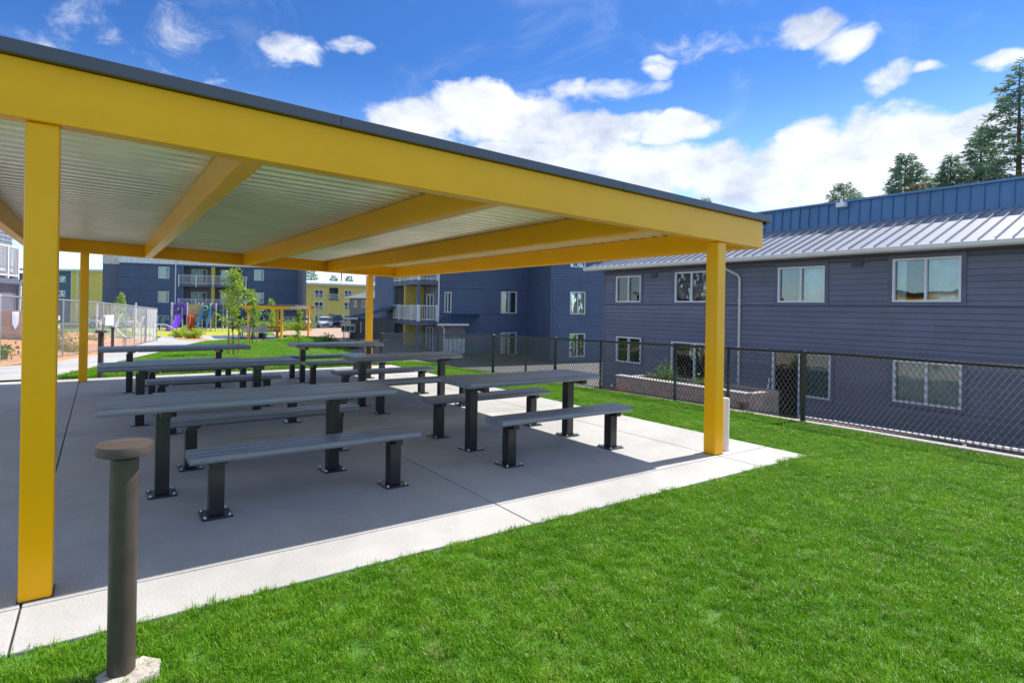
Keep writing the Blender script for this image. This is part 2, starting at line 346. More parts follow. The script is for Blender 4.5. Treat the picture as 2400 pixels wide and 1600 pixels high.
# corrugated sheets with ribs along the slope, one per bay between rafters
PIT = .18
prof = [(0,0),(.055,0),(.080,.038),(.135,.038),(.16,0)]
yy = -.012; line = []
while yy < 9.32:
    for a, h in prof:
        if yy+a < 9.33: line.append((yy+a, h))
    yy += PIT
sh = MB(); xl = [-.93,.5,1.9,3.3,4.7,6.60]
for x in xl:
    for (y, h) in line: sh.v.append((x, y, zb(x)+.2475+h))
nl = len(line)
for i in range(len(xl)-1):
    for j in range(nl-1): sh.f.append((i*nl+j, (i+1)*nl+j, (i+1)*nl+j+1, i*nl+j+1))
rs = sh.build('roof_sheet', GALV, pav)
sm = rs.modifiers.new('gauge', 'SOLIDIFY'); sm.thickness = .002; sm.offset = 1
for x0_, x1_ in ((-.96,1.55),(1.553,4.2),(4.203,6.64)):
    f = MB(); f.hexa(sbox(x0_,x1_,-.075,-.035,.298,.368)); f.build('fascia_flashing', FLASH, pav, bevel=.003)
    f = MB(); f.hexa(sbox(x0_,x1_,9.352,9.40,.29,.36)); f.build('fascia_flashing', FLASH, pav)
f = MB(); f.hexa(sbox(6.605,6.64,-.03,9.348,.28,.35)); f.build('eave_flashing', FLASH, pav)
f = MB(); f.hexa(sbox(-.96,-.935,-.03,9.348,.28,.35)); f.build('ridge_flashing', FLASH, pav)
f = MB(); f.hexa(sbox(-.96,6.64,-.034,9.351,.352,.366)); f.build('roof_deck', FLASH, pav)

# ------------------------------------------------------------------ picnic tables and benches
def plank_mesh(L, w, t, r0, r1):
    # rounded plank: r0 radius on front (-y) edge, r1 on the back edge, made along x
    pts = []
    def corner(cy, cz, r, a0, n=5):
        for i in range(n+1):
            a = a0 + (math.pi/2)*i/n; pts.append((cy+r*math.cos(a), cz+r*math.sin(a)))
    corner(w/2-r1, t/2-r1, r1, 0); corner(-w/2+r0, t/2-r0, r0, math.pi/2); corner(-w/2+r0, -t/2+r0, r0, math.pi); corner(w/2-r1, -t/2+r1, r1, 3*math.pi/2)
    mb = MB().extr([(-L/2, y, z) for y, z in pts], (L,0,0))
    return mb.mesh('plank', PLANK, True)
leg_mesh = {}
def leg(parent, x, H):
    if H not in leg_mesh:
        a = .05
        leg_mesh[H] = (MB().box(-a,a,-a,a,.012,H).mesh('leg', BLACK), MB().box(-.105,.105,-.105,.105,.0015,.013).mesh('base_plate', BLACK), MB().lathe([(.011,0),(.011,.012),(.006,.018)],8).mesh('bolt', STEEL, True))
    lm, pm, bm_ = leg_mesh[H]
    l = link('leg', lm, parent, (x,0,0), bevel=.006)
    link('base_plate', pm, l, bevel=.006)
    for sx_ in (-1,1):
        for sy_ in (-1,1): link('bolt', bm_, l, (sx_*.082, sy_*.082, .012))
def slab_seat(kind, x0, x1, ea, eb, H, npl, wpl, t):
    """a top of planks on two legs; x0,x1 leg positions, ea/eb overhangs"""
    root = thing(kind, '', kind)
    L = (x1-x0)+ea+eb; cx = (x0-ea + x1+eb)/2
    gap = .009; tot = npl*wpl+(npl-1)*gap
    rr_ = t*.48
    first = plank_mesh(L, wpl, t, rr_, .011); mid = plank_mesh(L, wpl, t, .012, .012); last = plank_mesh(L, wpl, t, .011, rr_)
    for i in range(npl):
        me = first if i == 0 else last if i == npl-1 else mid
        link('plank', me, root, (cx, -tot/2+wpl/2+i*(wpl+gap), H-t/2))
    for x in (x0, x1):
        leg(root, x, round(H-t-.045, 3))
        arm = MB().box(x-.035,x+.035,-tot/2+.03,tot/2-.03,H-t-.045,H-t-.001)
        ends = [(0,-tot/2+.012,H-t-.001),(0,-tot/2+.03,H-t-.001),(0,-tot/2+.03,H-t-.045)]
        arm.build('support_arm', BLACK, root, bevel=.004)
        g_ = MB()
        s_ = 1 if x == x0 else -1
        g_.extr([(x+s_*.05,-.03,H-t-.046),(x+s_*.13,-.03,H-t-.002),(x+s_*.05,-.03,H-t-.002)], (0,.06,0)); g_.build('gusset', BLACK, root)
    MB().bar((x0+.13,0,H-t-.014),(x1-.13,0,H-t-.014),.04,.024).build('spine', BLACK, root)
    return root
LX = (.69, 2.09); RX = (3.635, 5.035); ROWS = (1.49, 4.52, 7.56)
BO = .685
tl = slab_seat('picnic_table', 0, 1.40, .445, .50, .76, 6, .096, .066); tl.location = (LX[0], ROWS[0], 0)
tr_ = slab_seat('picnic_table', 0, 1.40, .215, .215, .76, 6, .096, .066); tr_.location = (RX[0], ROWS[0], 0)
be = slab_seat('bench', 0, 1.405, .19, .19, .462, 3, .092, .056)
be.location = (.98, ROWS[0]-BO, 0)
GT = 'picnic tables under the shelter'; GB = 'benches under the shelter'
tag(tl, 'long charcoal picnic table nearest the brown bollard light', 'picnic table', GT)
tag(tr_, 'charcoal picnic table nearest the right front yellow post', 'picnic table', GT)
tag(be, 'front bench of the long charcoal table nearest the bollard light', 'bench', GB)
dup(tl, 'long charcoal picnic table in the middle row on the left side', (LX[0],ROWS[1],0)); dup(tl, 'long charcoal picnic table in the back row nearest the left rear post', (LX[0],ROWS[2],0))
dup(tr_, 'short charcoal picnic table in the middle row on the right side', (RX[0],ROWS[1],0)); dup(tr_, 'short charcoal picnic table in the back row nearest the right rear post', (RX[0],ROWS[2],0))
bl = {(0,0,1):'rear bench of the long charcoal table nearest the bollard light',(0,1,0):'front bench of the middle long table on the left',(0,1,1):'rear bench of the middle long table on the left',
 (0,2,0):'front bench of the back row long table on the left',(0,2,1):'rear bench of the back row long table on the left',(1,0,0):'front bench beside the right front yellow post',(1,0,1):'rear bench of the table nearest the right front post',
 (1,1,0):'front bench of the middle row table on the right',(1,1,1):'rear bench of the middle row table on the right',(1,2,0):'front bench of the back row table on the right',(1,2,1):'rear bench of the back row table beside the lawn'}
for (c_, r_, s_), lab in bl.items():
    dup(be, lab, ((.98 if c_ == 0 else 3.63), ROWS[r_]+(BO if s_ else -BO), 0))

# ------------------------------------------------------------------ bollard lights
bo = thing('bollard_light', 'brown bollard light standing in the lawn beside the near yellow post', 'bollard light', (.352,-.885,0), 0, 'bollard lights')
MB().lathe([(.052,-.02),(.052,.885)],32).build('shaft', BRONZE, bo, True)
MB().lathe([(.045,.885),(.045,.897)],32).build('neck', BLACK, bo, True)
MB().lathe([(.060,.897),(.098,.902),(.104,.906),(.105,.938),(.102,.944),(.04,.951),(.001,.952)],48).build('cap', BRONZE, bo, True)
for lab, x, y in (('dark bollard light at the back edge of the shelter slab near the left rear post', .28, 9.98), ('dark bollard light in the wood chips behind the pipe fence', .66, 20.9), ('small distant bollard light beside the white exercise machines', 2.0, 37.5)):
    dup(bo, lab, (x, y, ground_z(x,y)), group='bollard lights')
ft = MB(); rr = random.Random(3); ring = []
for i in range(22):
    a = 2*math.pi*i/22; q = .095*(1+rr.uniform(-.10,.14)); ring.append((q*math.cos(a)*1.25, q*math.sin(a)*.95))
ft.v = [(x,y,-.08) for x,y in ring] + [(x*.95,y*.95,.006+rr.uniform(-.004,.006)) for x,y in ring] + [(0,0,.012)]
n = 22; ft.f = [(i,(i+1)%n,(i+1)%n+n,i+n) for i in range(n)] + [(i+n,(i+1)%n+n,2*n) for i in range(n)]
fo = ft.build('concrete_footing', CONC2); fo.location = (.385,-.905,.004); tag(fo, 'rough concrete footing poured round the near bollard light', 'footing')
wp = thing('pipe_stub', 'short white drain pipe standing behind the right front yellow post', 'pipe', (6.05,.10,0))
MB().lathe([(.055,0),(.055,.56),(.050,.575)],24).build('pipe', GUT, wp, True); MB().lathe([(.06,0),(.06,.03)],24).build('collar', GUT, wp, True)

# ------------------------------------------------------------------ chain link fences
def chain_fence(name, label, pts, h, m, mm, step, wr, posts, barb=.03, railr=.021, bottom=True):
    """pts: plan points with base z; posts: list of (fraction index) along polyline in metres"""
    P = [Vector(p) for p in pts]; seg = [(P[i+1]-P[i]).length for i in range(len(P)-1)]; tot = sum(seg)
    def at(s):
        for i, l in enumerate(seg):
            if s <= l or i == len(seg)-1: return P[i].lerp(P[i+1], s/l)
            s -= l
    root = thing(name, label, 'fence', tuple(P[0])); o = P[0]
    def w(s, z): v = at(max(0,min(tot,s))); return (v.x-o.x, v.y-o.y, v.z-o.z+z)
    for s, r in posts:
        MB().tube([w(s,-.1), w(s,h+.02), w(s,h+.035)], [r,r,r*.6], 10).build('post', m, root, True)
    cuts = [0]; acc = 0
    for l in seg: acc += l; cuts.append(acc)
    MB().tube([w(c, h) for c in cuts], railr, 8).build('top_rail', m, root, True)
    if bottom: MB().tube([w(c, .05) for c in cuts], .008 if bottom is True else bottom, 6).build('bottom_wire' if bottom is True else 'bottom_rail', m, root, True)
    wires = MB(); z0, z1 = .03, h+barb; d = (z1-z0)*.62; k = 4
    s = -d
    while s < tot+d:
        for sg in (1,-1):
            ln = []
            for i in range(k+1):
                t = i/k; q = s + (d*t if sg == 1 else -d*t)
                if 0 <= q <= tot: ln.append((q, z0+(z1-z0)*t))
            if len(ln) > 1:
                off = .004*sg
                a = [Vector(w(q,z)) for q, z in ln]
                wires.tube([(v.x+off, v.y+off, v.z) for v in a], wr, 3, False)
        s += step
    stuff(wires.build('wire_mesh', mm, root))
    return root
BF = mat('black_vinyl_wire', (.06,.06,.064), .22, spec=1., coat=.6)
FT = lambda y: float(np.interp(y, [-6,-1.7,.6,2.7,4.45,8.1,15], [1.08,1.04,.98,.90,.87,.80,.55]))
fp = [(8.66,y,fbase(y)) for y in (-5.6,0,2.5,4.4,8.1,11.5,14.96)]
chain_fence('chain_link_fence', 'black chain link fence along the lawn edge in front of the dark houses', fp, .97, BLACK, BF, .064, .0044,
            [(-.0+y+5.6, r) for y, r in ((-5.5,.03),(-2.3,.025),(.56,.036),(1.7,.025),(2.69,.025),(4.43,.025),(5.77,.035),(6.79,.025),(8.1,.036),(10.9,.025),(14.9,.036))])
GALW = mat('galvanised_wire', (.34,.35,.36), .45, metal=.6)
lf = [(-6.5,11.2,-.08),(-2.0,16.05,-.23),(-.75,19.1,-.31),(.35,22.6,-.4),(1.55,27.3,-.53),(2.25,30.4,-.63)]
chain_fence('pipe_fence', 'tall galvanised chain link fence round the wood chip bed on the left', lf, 1.86, GALVP, GALW, .085, .0022,
            [(0,.04),(3.3,.025),(6.6,.03),(9.9,.025),(11.4,.025),(13.6,.03),(15.2,.025),(17.2,.025),(18.9,.03),(20.6,.025),(21.9,.03)], railr=.028, bottom=.022)
chain_fence('fence_gate', 'grey slatted fence panel closing the far end of the pipe fence', [(2.3,30.6,-.63),(3.05,33.9,-.72)], 1.86, GALVP, GALW, .075, .003, [(0,.035),(1.1,.02),(2.2,.02),(3.35,.035)], railr=.026, bottom=.02)

# ------------------------------------------------------------------ buildings
def rects_minus(x0, x1, z0, z1, ops):
    xs_ = sorted({x0,x1,*[min(max(v,x0),x1) for o in ops for v in o[:2]]}); zs_ = sorted({z0,z1,*[min(max(v,z0),z1) for o in ops for v in o[2:4]]})
    out = []
    for zi in range(len(zs_)-1):
        run = None
        for xi in range(len(xs_)-1):
            cx, cz = (xs_[xi]+xs_[xi+1])/2, (zs_[zi]+zs_[zi+1])/2
            inside = any(o[0] < cx < o[1] and o[2] < cz < o[3] for o in ops)
            if not inside: run = [xs_[xi], xs_[xi+1]] if run is None else [run[0], xs_[xi+1]]
            if (inside or xi == len(xs_)-2) and run: out.append((run[0],run[1],zs_[zi],zs_[zi+1])); run = None
    return out
class Face:
    """a wall plane inside a building: origin (ox,oy), direction angle, outward is -y of the plane"""
    def __init__(s, root, ox=0, oy=0, ang=0): s.root = root; s.o = Vector((ox,oy,0)); s.a = ang; s.c, s.s = math.cos(ang), math.sin(ang)
    def p(s, x, y, z): return (s.o.x + x*s.c - y*s.s, s.o.y + x*s.s + y*s.c, z)
    def place(s, o): o.location = s.o; o.rotation_euler = (0,0,s.a); return o
    def part(s, mb, name, m, parent=None, smooth=False, bevel=0):
        if parent is None: return s.place(mb.build(name, m, s.root, smooth, bevel))
        return mb.build(name, m, parent, smooth, bevel)
unit_board = {}
def siding(F, x0, x1, z0, z1, ops, m, expo, each=False, joints=0, slot=.012):
    if each and m.name not in unit_board:
        unit_board[m.name] = MB().hexa([(0,-1,0),(1,-1,0),(1,.2,0),(0,.2,0),(0,-.35,1),(1,-.35,1),(1,.2,1),(0,.2,1)]).mesh('siding_board', m)
    z = z0; rj = random.Random(int(abs(x0*10))+3); J = MB()
    while z < z1-.02:
        zt = min(z+expo, z1)
        cuts = [(x0,x1)]
        for a, b, zz0, zz1 in rects_minus(x0,x1,z,zt,ops):
            if zz1-zz0 < .015: continue
            if abs(zz1-zt) < 1e-6: zz1 -= slot
            if zz1-zz0 < .006: continue
            parts = [(a,b)]
            if joints and b-a > 3.4:
                c = a + (b-a)*rj.uniform(.3,.7); parts = [(a,c-.0015),(c+.0015,b)]
            for a_, b_ in parts:
                if each:
                    o = link('siding_board', unit_board[m.name], F.root); o.location = F.p(a_,0,zz0); o.rotation_euler = (0,0,F.a); o.scale = (b_-a_, .034, zz1-zz0)
                else:
                    J.hexa([(a_,-.075,zz0),(b_,-.075,zz0),(b_,.004,zz0),(a_,.004,zz0),(a_,-.055,zz1),(b_,-.055,zz1),(b_,.004,zz1),(a_,.004,zz1)])
        z = zt
    if not each: stuff(F.part(J, 'siding', m))
def backing(F, x0, x1, z0, z1, ops, m, t=.12):
    b = MB()
    for r in rects_minus(x0,x1,z0,z1,ops): b.box(r[0],r[1],.002,t,r[2],r[3])
    return F.part(b, 'wall', m)
def window(F, x0, x1, z0, z1, trim=.1, tm=None, blinds=(1,1), fw=.05, split=.5, name='window', bm=None, mull=True, depth=.04):
    fr = MB(); y0, y1 = -.06, depth+.03
    fr.box(x0,x1,y0,y1,z0,z0+fw); fr.box(x0,x1,y0,y1,z1-fw,z1); fr.box(x0,x0+fw,y0,y1,z0+fw,z1-fw); fr.box(x1-fw,x1,y0,y1,z0+fw,z1-fw)
    xm = x0+(x1-x0)*split
    if mull: fr.box(xm-fw*.5,xm+fw*.5,y0+.006,y1-.004,z0+fw,z1-fw)
    w = F.part(fr, name, WHITE)
    for a, b in (((x0+fw,xm-fw*.5),(xm+fw*.5,x1-fw)) if mull else ((x0+fw,x1-fw),)):
        MB().box(a,b,depth*.5,depth*.5+.005,z0+fw,z1-fw).build('pane', GLASS, w)
    for k, (a, b) in enumerate(((x0+fw,xm),(xm,x1-fw))):
        if blinds and blinds[k]:
            bb = MB(); n_ = max(3, int((b-a)/.09)); q = (b-a)/n_
            lim = blinds[k] if isinstance(blinds[k], float) else 1
            for i in range(int(n_*lim)):
                bb.hexa([(a+i*q,.16,z0+.02),(a+(i+.93)*q,.18,z0+.02),(a+(i+.93)*q,.183,z0+.02),(a+i*q,.163,z0+.02),(a+i*q,.16,z1-.02),(a+(i+.93)*q,.18,z1-.02),(a+(i+.93)*q,.183,z1-.02),(a+i*q,.163,z1-.02)])
            bb.build('blind', bm or BLIND, w)
    if trim:
        t = MB(); T = trim
        t.box(x0-T,x1+T,-.05,.002,z1,z1+T*1.1); t.box(x0-T,x1+T,-.05,.002,z0-T,z0); t.box(x0-T,x0,-.049,.002,z0,z1); t.box(x1,x1+T,-.049,.002,z0,z1)
        t.build('trim', tm or NAVYT, w)
    return w
def vent(F, x, z, w=.2, h=.18, m=None):
    v = MB(); v.hexa([(x-w/2,-.03,z-h/2),(x+w/2,-.03,z-h/2),(x+w/2,-.02,z+h/2),(x-w/2,-.02,z+h/2),(x-w/2,-.16,z-h/2),(x+w/2,-.16,z-h/2),(x+w/2,-.04,z+h/2),(x-w/2,-.04,z+h/2)])
    v.box(x-w/2-.03,x+w/2+.03,-.034,-.02,z-h/2-.03,z+h/2+.03)
    return F.part(v, 'vent', m or NAVYT)
def railing(parent, a, b, z0, z1, m, posts=2, sp=.11, drop=.25, pw=.09, bal=.022):
    """guard rail between plan points a and b (local to parent)"""
    a = Vector((*a,0)); b = Vector((*b,0)); L = (b-a).length; up = Vector((0,0,1))
    r = MB().bar(a+up*z1, b+up*z1, .06, .05).bar(a+up*(z0+.08), b+up*(z0+.08), .045, .045)
    ro = r.build('guard_rail', m, parent)
    for i in range(posts):
        q = a.lerp(b, i/(posts-1)); MB().box(q.x-pw/2,q.x+pw/2,q.y-pw/2,q.y+pw/2,z0-drop,z1+.06).build('rail_post', m, ro)
    bb = MB(); n_ = int(L/sp)
    for i in range(1, n_):
        q = a.lerp(b, i/n_); bb.box(q.x-bal/2,q.x+bal/2,q.y-bal/2,q.y+bal/2,z0+.1,z1-.02)
    stuff(bb.build('balusters', m, ro))
    return ro
# --- right hand house: faces -x, local x runs towards the camera's right
b1 = thing('apartment_house', 'two storey slate house with standing seam roof behind the black fence on the right', 'building', (18.6,0,0), -math.pi/2)
F1 = Face(b1)
ops1 = [(-3.15,-1.67,1.86,3.03),(-6.28,-4.88,1.84,2.95),(-10.16,-8.75,1.84,2.97),(-13.07,-11.77,1.84,2.92),(-13.02,-11.72,-.64,.41),(-10.29,-8.3,-1.9,.36),(-6.43,-5.56,-1.9,.29),(-5.50,-4.68,-1.07,.29),(-3.11,-1.63,-.86,.28)]
trim1 = [(a-.09,b+.09,c-.09,d+.09) for a,b,c,d in ops1]
siding(F1, -13.68, 4, -1.95, 3.15, trim1, NAVY, .16, each=True, joints=1)
backing(F1, -13.78, 4.1, -1.95, 3.16, ops1, NAVYT)
ib = MB().box(-13.78,4.1,8.9,9,-1.95,3.16).box(-13.78,-13.68,.12,8.9,-1.95,3.16).box(4.0,4.1,.12,8.9,-1.95,3.16).box(-13.68,4,.12,8.9,.52,.72).box(-13.68,4,.12,8.9,3.161,3.2)
for x in (-11.2,-7.6,-3.9): ib.box(x,x+.1,.125,6,-1.94,3.15)
ib.build('inner_walls', INT, b1)
MB().box(-13.80,-13.685,-.03,.002,-1.95,3.15).build('corner_board', NAVYT, b1)
window(F1,*ops1[0],blinds=(.3,1)); window(F1,*ops1[1],blinds=(0,1)); window(F1,*ops1[2],blinds=(1,.35)); window(F1,*ops1[3],blinds=(1,0)); window(F1,*ops1[4],blinds=(1,.5))
window(F1,*ops1[5],blinds=(1,0),name='sliding_door'); window(F1,*ops1[6],mull=False,blinds=(0,0),name='door',trim=.08); window(F1,*ops1[7],mull=False,blinds=(1,1),bm=CURT,trim=.08); window(F1,*ops1[8],blinds=(1,1))
vent(F1,-4.0,2.99,.24,.2); vent(F1,-11.13,2.93,.24,.2)
ds = MB().tube([(-7.86,-.76,3.2),(-7.86,-.74,3.05),(-7.62,-.12,2.78),(-7.56,-.07,2.66),(-7.56,-.06,-1.9)],.042,10).build('downspout', GUT, b1, True)
for z in (1.9,.3,-1.2): MB().box(-7.62,-7.50,-.11,-.012,z,z+.03).build('strap', GUT, ds)
rf = MB().box(-14.2,4.6,-.69,-.02,3.165,3.185).build('soffit', SOFF, b1)
MB().extr([(-14.25,-.82,3.30),(-14.25,-.82,3.21),(-14.25,-.77,3.165),(-14.25,-.70,3.165),(-14.25,-.70,3.30),(-14.25,-.72,3.30),(-14.25,-.72,3.20),(-14.25,-.80,3.22),(-14.25,-.80,3.30)],(18.9,0,0)).build('gutter', GUT, b1)
roof = MB().hexa([(-14.19,-.70,3.20),(4.6,-.70,3.20),(4.6,2.28,4.30),(-11.2,2.28,4.30),(-14.19,-.70,3.29),(4.6,-.70,3.29),(4.6,2.28,4.41),(-11.2,2.28,4.41)]).build('roof', ROOFM, b1)
SL = (4.42-3.30)/3.0
def pan_mesh(y1, yl, w=.304):
    """roof panel from the eave to y1 (right) / yl (left) with a raised seam on its left"""
    z = lambda y: 3.305+(y+.72)*SL
    mb = MB().hexa([(0,-.74,z(-.74)-.012),(w,-.74,z(-.74)-.012),(w,y1,z(y1)-.012),(0,yl,z(yl)-.012),(0,-.74,z(-.74)),(w,-.74,z(-.74)),(w,y1,z(y1)),(0,yl,z(yl))])
    mb.hexa([(-.003,-.74,z(-.74)-.01),(.016,-.74,z(-.74)-.01),(.016,yl,z(yl)-.01),(-.003,yl,z(yl)-.01),(-.003,-.74,z(-.74)+.075),(.016,-.74,z(-.74)+.075),(.016,yl,z(yl)+.075),(-.003,yl,z(yl)+.075)])
    return mb.mesh('roof_panel', ROOFM)
full = pan_mesh(2.27,2.27); x = -14.2; i = 0
while x < 4.5:
    y1 = min(2.27, -.72+(x+.307+14.2)); yl = max(-.70, min(2.27, -.72+(x+14.2)))
    link('roof_panel', full if yl >= 2.27 else pan_mesh(y1,yl), roof, (x,0,0)); x += .31
hp = MB().hexa([(-14.25,-.70,3.2),(-14.25,9.7,3.2),(-11.2,6.7,4.3),(-11.2,2.3,4.3),(-14.25,-.70,3.30),(-14.25,9.7,3.30),(-11.2,6.7,4.43),(-11.2,2.3,4.43)]).build('hip_end', ROOFM, roof)
man = MB().box(-11.2,4.6,2.42,6.6,4.25,5.19).build('mansard', ROOFSH, b1)
mp_ = MB().hexa([(0,2.33,4.40),(.304,2.33,4.40),(.304,2.43,4.40),(0,2.43,4.40),(0,2.40,5.2),(.304,2.40,5.2),(.304,2.44,5.2),(0,2.44,5.2)]).hexa([(-.003,2.28,4.40),(.018,2.28,4.40),(.018,2.36,4.40),(-.003,2.36,4.40),(-.003,2.35,5.19),(.018,2.35,5.19),(.018,2.42,5.19),(-.003,2.42,5.19)]).mesh('mansard_panel', ROOFSH)
x = -11.2
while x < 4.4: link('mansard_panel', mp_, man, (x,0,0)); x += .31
MB().box(-11.26,4.6,2.30,2.55,5.195,5.26).build('coping', ROOFSH, man)
fl_ = MB().box(-5.55,-5.30,2.05,2.28,5.02,5.16).tube([(-5.43,2.16,5.16),(-5.43,2.16,5.3)],.03,8); fl_.build('flood_light', WHITE, man)

# --- yard behind the fence
pl = thing('block_planter', 'pinkish block planter box behind the black fence', 'planter', (14,0,YARD))
for k in range(7):
    z0 = k*.2; n_ = 9
    for i in range(n_):
        o_ = .24 if k % 2 else 0
        a = 4.55+i*.48+o_; b = min(a+.474, 8.75)
        if b-a > .06: MB().box(-.12,.12,a,b,z0,z0+.194).build('block', BRICK, pl, bevel=.006)
MB().box(.13,1.5,4.56,4.76,0,1.39).box(1.3,1.5,4.77,8.7,0,1.39).box(.13,1.29,8.5,8.7,0,1.39).build('end_wall', BRICK, pl)
MB().box(.13,1.29,4.77,8.49,.9,1.3).build('soil', SOIL, pl); MB().box(-.15,.16,4.5,8.78,1.40,1.44).build('capstone', CONC, pl, bevel=.006)
# low pipe handrail on the retaining wall
hr = thing('low_pipe_rail', 'low galvanised pipe rail just behind the foot of the black fence', 'rail', (9.25,0,0))
MB().tube([(0,-3.2,-.01),(0,.9,-.06)],.022,8).build('pipe', WHITE, hr, True)
for y in (-2.6,-1.06,.4): MB().tube([(0,y,-2.0),(0,y,-.03)],.02,8).build('stanchion', WHITE, hr, True)
cr = thing('storage_tub', 'red plastic tub with a grey bundle on top behind the fence by the sliding door', 'tub', (15.6,8.2,YARD))
MB().hexa([(-.25,-.33,.75),(.25,-.33,.75),(.25,.33,.75),(-.25,.33,.75),(-.29,-.38,1.05),(.29,-.38,1.05),(.29,.38,1.05),(-.29,.38,1.05)]).build('tub', mat('red_plastic',(.45,.03,.03),.4), cr, bevel=.02)
MB().box(-.3,.3,-.4,.4,.70,.745).box(-.28,-.22,-.38,-.32,0,.70).box(.22,.28,-.38,-.32,0,.70).box(-.28,-.22,.32,.38,0,.70).box(.22,.28,.32,.38,0,.70).build('stand', BLACK, cr)
bd = MB().lathe([(.27,1.02),(.33,1.15),(.30,1.32),(.2,1.44),(.05,1.48)],14); bd.v = [(x+random.uniform(-.03,.03),y+random.uniform(-.03,.03),z+random.uniform(-.02,.02)) for x,y,z in bd.v]; bd.build('bundle', mat('grey_cloth',(.22,.24,.28),.9), cr, True)
tool = thing('garden_tool', 'white handled garden tool leaning against the slate wall', 'tool', (17.9,6.35,YARD)); MB().tube([(0,0,0),(.55,.1,1.35)],.022,8).build('handle', WHITE, tool, True); MB().box(-.08,.08,-.13,.13,0,.1).build('head', BLACK, tool)

# --- blue apartment block with balconies
b2 = thing('apartment_block', 'dark blue apartment block with white balconies behind the black fence', 'building', (21.47,27.35,0), R(-8.7))
A = Face(b2); wz0, wz1 = -2.0, 6.6
opsA = [(-2.65,-2.18,1.18,2.48),(1.43,2.64,1.16,2.63),(1.46,2.66,-1.64,-.13)]
siding(A,-3.1,3.54,wz0,wz1,[(a-.08,b+.08,c-.08,d+.08) for a,b,c,d in opsA],NAVY2,.17,slot=.036); backing(A,-3.1,3.56,wz0,wz1,opsA,NAVYT)
for o_ in opsA: window(A,*o_,trim=.08,blinds=(1,.6))
Bs = Face(b2,3.56,0,-math.pi/2)     # side wall facing -x, runs towards the viewer
siding(Bs,.0,2.96,wz0,wz1,[],NAVY2,.17,slot=.036); backing(Bs,.02,2.9,wz0,wz1,[],NAVYT)
Cs = Face(b2,3.5,-2.98)
opsC = [(1.42,2.60,1.19,2.65),(1.42,2.62,-1.59,-.07),(1.41,2.57,4.25,5.7),(4.95,6.2,4.25,5.7)]
siding(Cs,.08,9,wz0,wz1,[(a-.08,b+.08,c-.08,d+.08) for a,b,c,d in opsC],NAVY2,.17,slot=.036); backing(Cs,.1,9,wz0,wz1,opsC,NAVYT)
for o_ in opsC: window(Cs,*o_,trim=.08)
Cs.part(MB().box(-.02,.08,-.03,.1,wz0,wz1),'corner_board',NAVYT); A.part(MB().box(-.06,.04,-.034,0,wz0,wz1),'corner_board',NAVYT)
vent(Cs,.55,.4); vent(A,-2.85,3.14); vent(A,-1.79,3.18)
Ds = Face(b2,-3.1,5.2,-math.pi/2)   # wall behind the balconies
opsD = [(.55,1.9,-1.9,.2),(.55,1.9,.66,2.36),(.55,1.9,3.2,4.9),(3.2,4.5,-1.9,.2),(3.2,4.5,.66,2.36),(3.2,4.5,3.2,4.9)]
backing(Ds,0,5.2,wz0,wz1,opsD,NAVY)
for o_ in opsD: window(Ds,*o_,trim=0,name='sliding_door',fw=.06)
Es = Face(b2,-4.45,10.2,-math.pi/2); siding(Es,0,5,wz0,wz1,[],NAVY2,.17,slot=.036); backing(Es,.02,5,wz0,wz1,[],NAVYT)
MB().box(-4.45,-3.1,5.201,5.3,wz0,wz1).box(9.3,9.4,-2.8,10,wz0,wz1).box(-4.4,9.3,10.2,10.3,wz0,wz1).box(-3.0,9.3,.13,10.1,.5,.6).box(-3,9.3,.13,10.1,3.1,3.2).build('inner_walls', INT, b2)
MB().box(-4.7,9.6,-3.3,10.5,6.61,6.9).build('roof', FLASH, b2)
for k, z in enumerate((.35,2.95,5.6)):
    bs = MB().box(-4.5,-3.11,-.05,5.19,z-.02,z+.24).build('balcony', NAVYT, b2)
    if z < 5:
        railing(bs,(-4.45,0),(-4.45,5.1),z+.26,z+1.23,WHITE,5,.12); railing(bs,(-4.36,0),(-3.16,0),z+.26,z+1.23,WHITE,2,.12)
for z0,z1 in ((wz0,.32),(.6,2.92),(3.2,5.57)):
    MB().box(-4.47,-4.31,-.02,.14,z0,z1).box(-4.47,-4.31,5.0,5.15,z0,z1).build('balcony_post', NAVY2, b2)
    pt = MB().box(-4.2,-3.115,2.55,2.7,z0,z1).build('partition', OLIVE, b2); MB().box(-4.48,-4.21,2.5,2.75,z0,z1).build('end_post', OLIVE, pt)
MB().tube([(-3.06,-.06,6.5),(-3.06,-.06,wz0)],.045,8).build('downspout', WHITE, b2, True)
lt = MB().hexa([(-3.7,-1.55,.42),(-1.6,-1.55,.42),(-.1,-.02,.96),(-2.3,-.02,.96),(-3.7,-1.55,.52),(-1.6,-1.55,.52),(-.1,-.02,1.06),(-2.3,-.02,1.06)]).build('lean_to_roof', mat('dark_blue_roof',(.045,.085,.14),.45), b2)
MB().box(-3.72,-1.62,-1.62,-1.555,.38,.5).build('gutter', GUT, lt); MB().tube([(-3.45,-1.6,.4),(-3.2,-1.42,.15),(-3.2,-1.4,-2)],.04,8).build('downspout', GUT, lt, True)
lw = MB().box(-3.2,-1.75,-1.35,-.03,-2,.40).build('lean_to_wall', mat('grey_panel',(.16,.15,.15),.7), b2)
for i in range(5): MB().box(-3.15+i*.28,-2.92+i*.28,-1.45,-1.352,-1.35,-.45).build('meter_box', mat('meter_grey',(.55,.6,.62),.4), lw)
dr = A.part(MB().box(-1.0,-.06,-.05,-.024,-1.95,-.13),'door',NAVY); MB().box(-.85,-.5,-.075,-.052,-.75,-.6).build('sign', mat('red_sign',(.6,.03,.05),.4), dr)

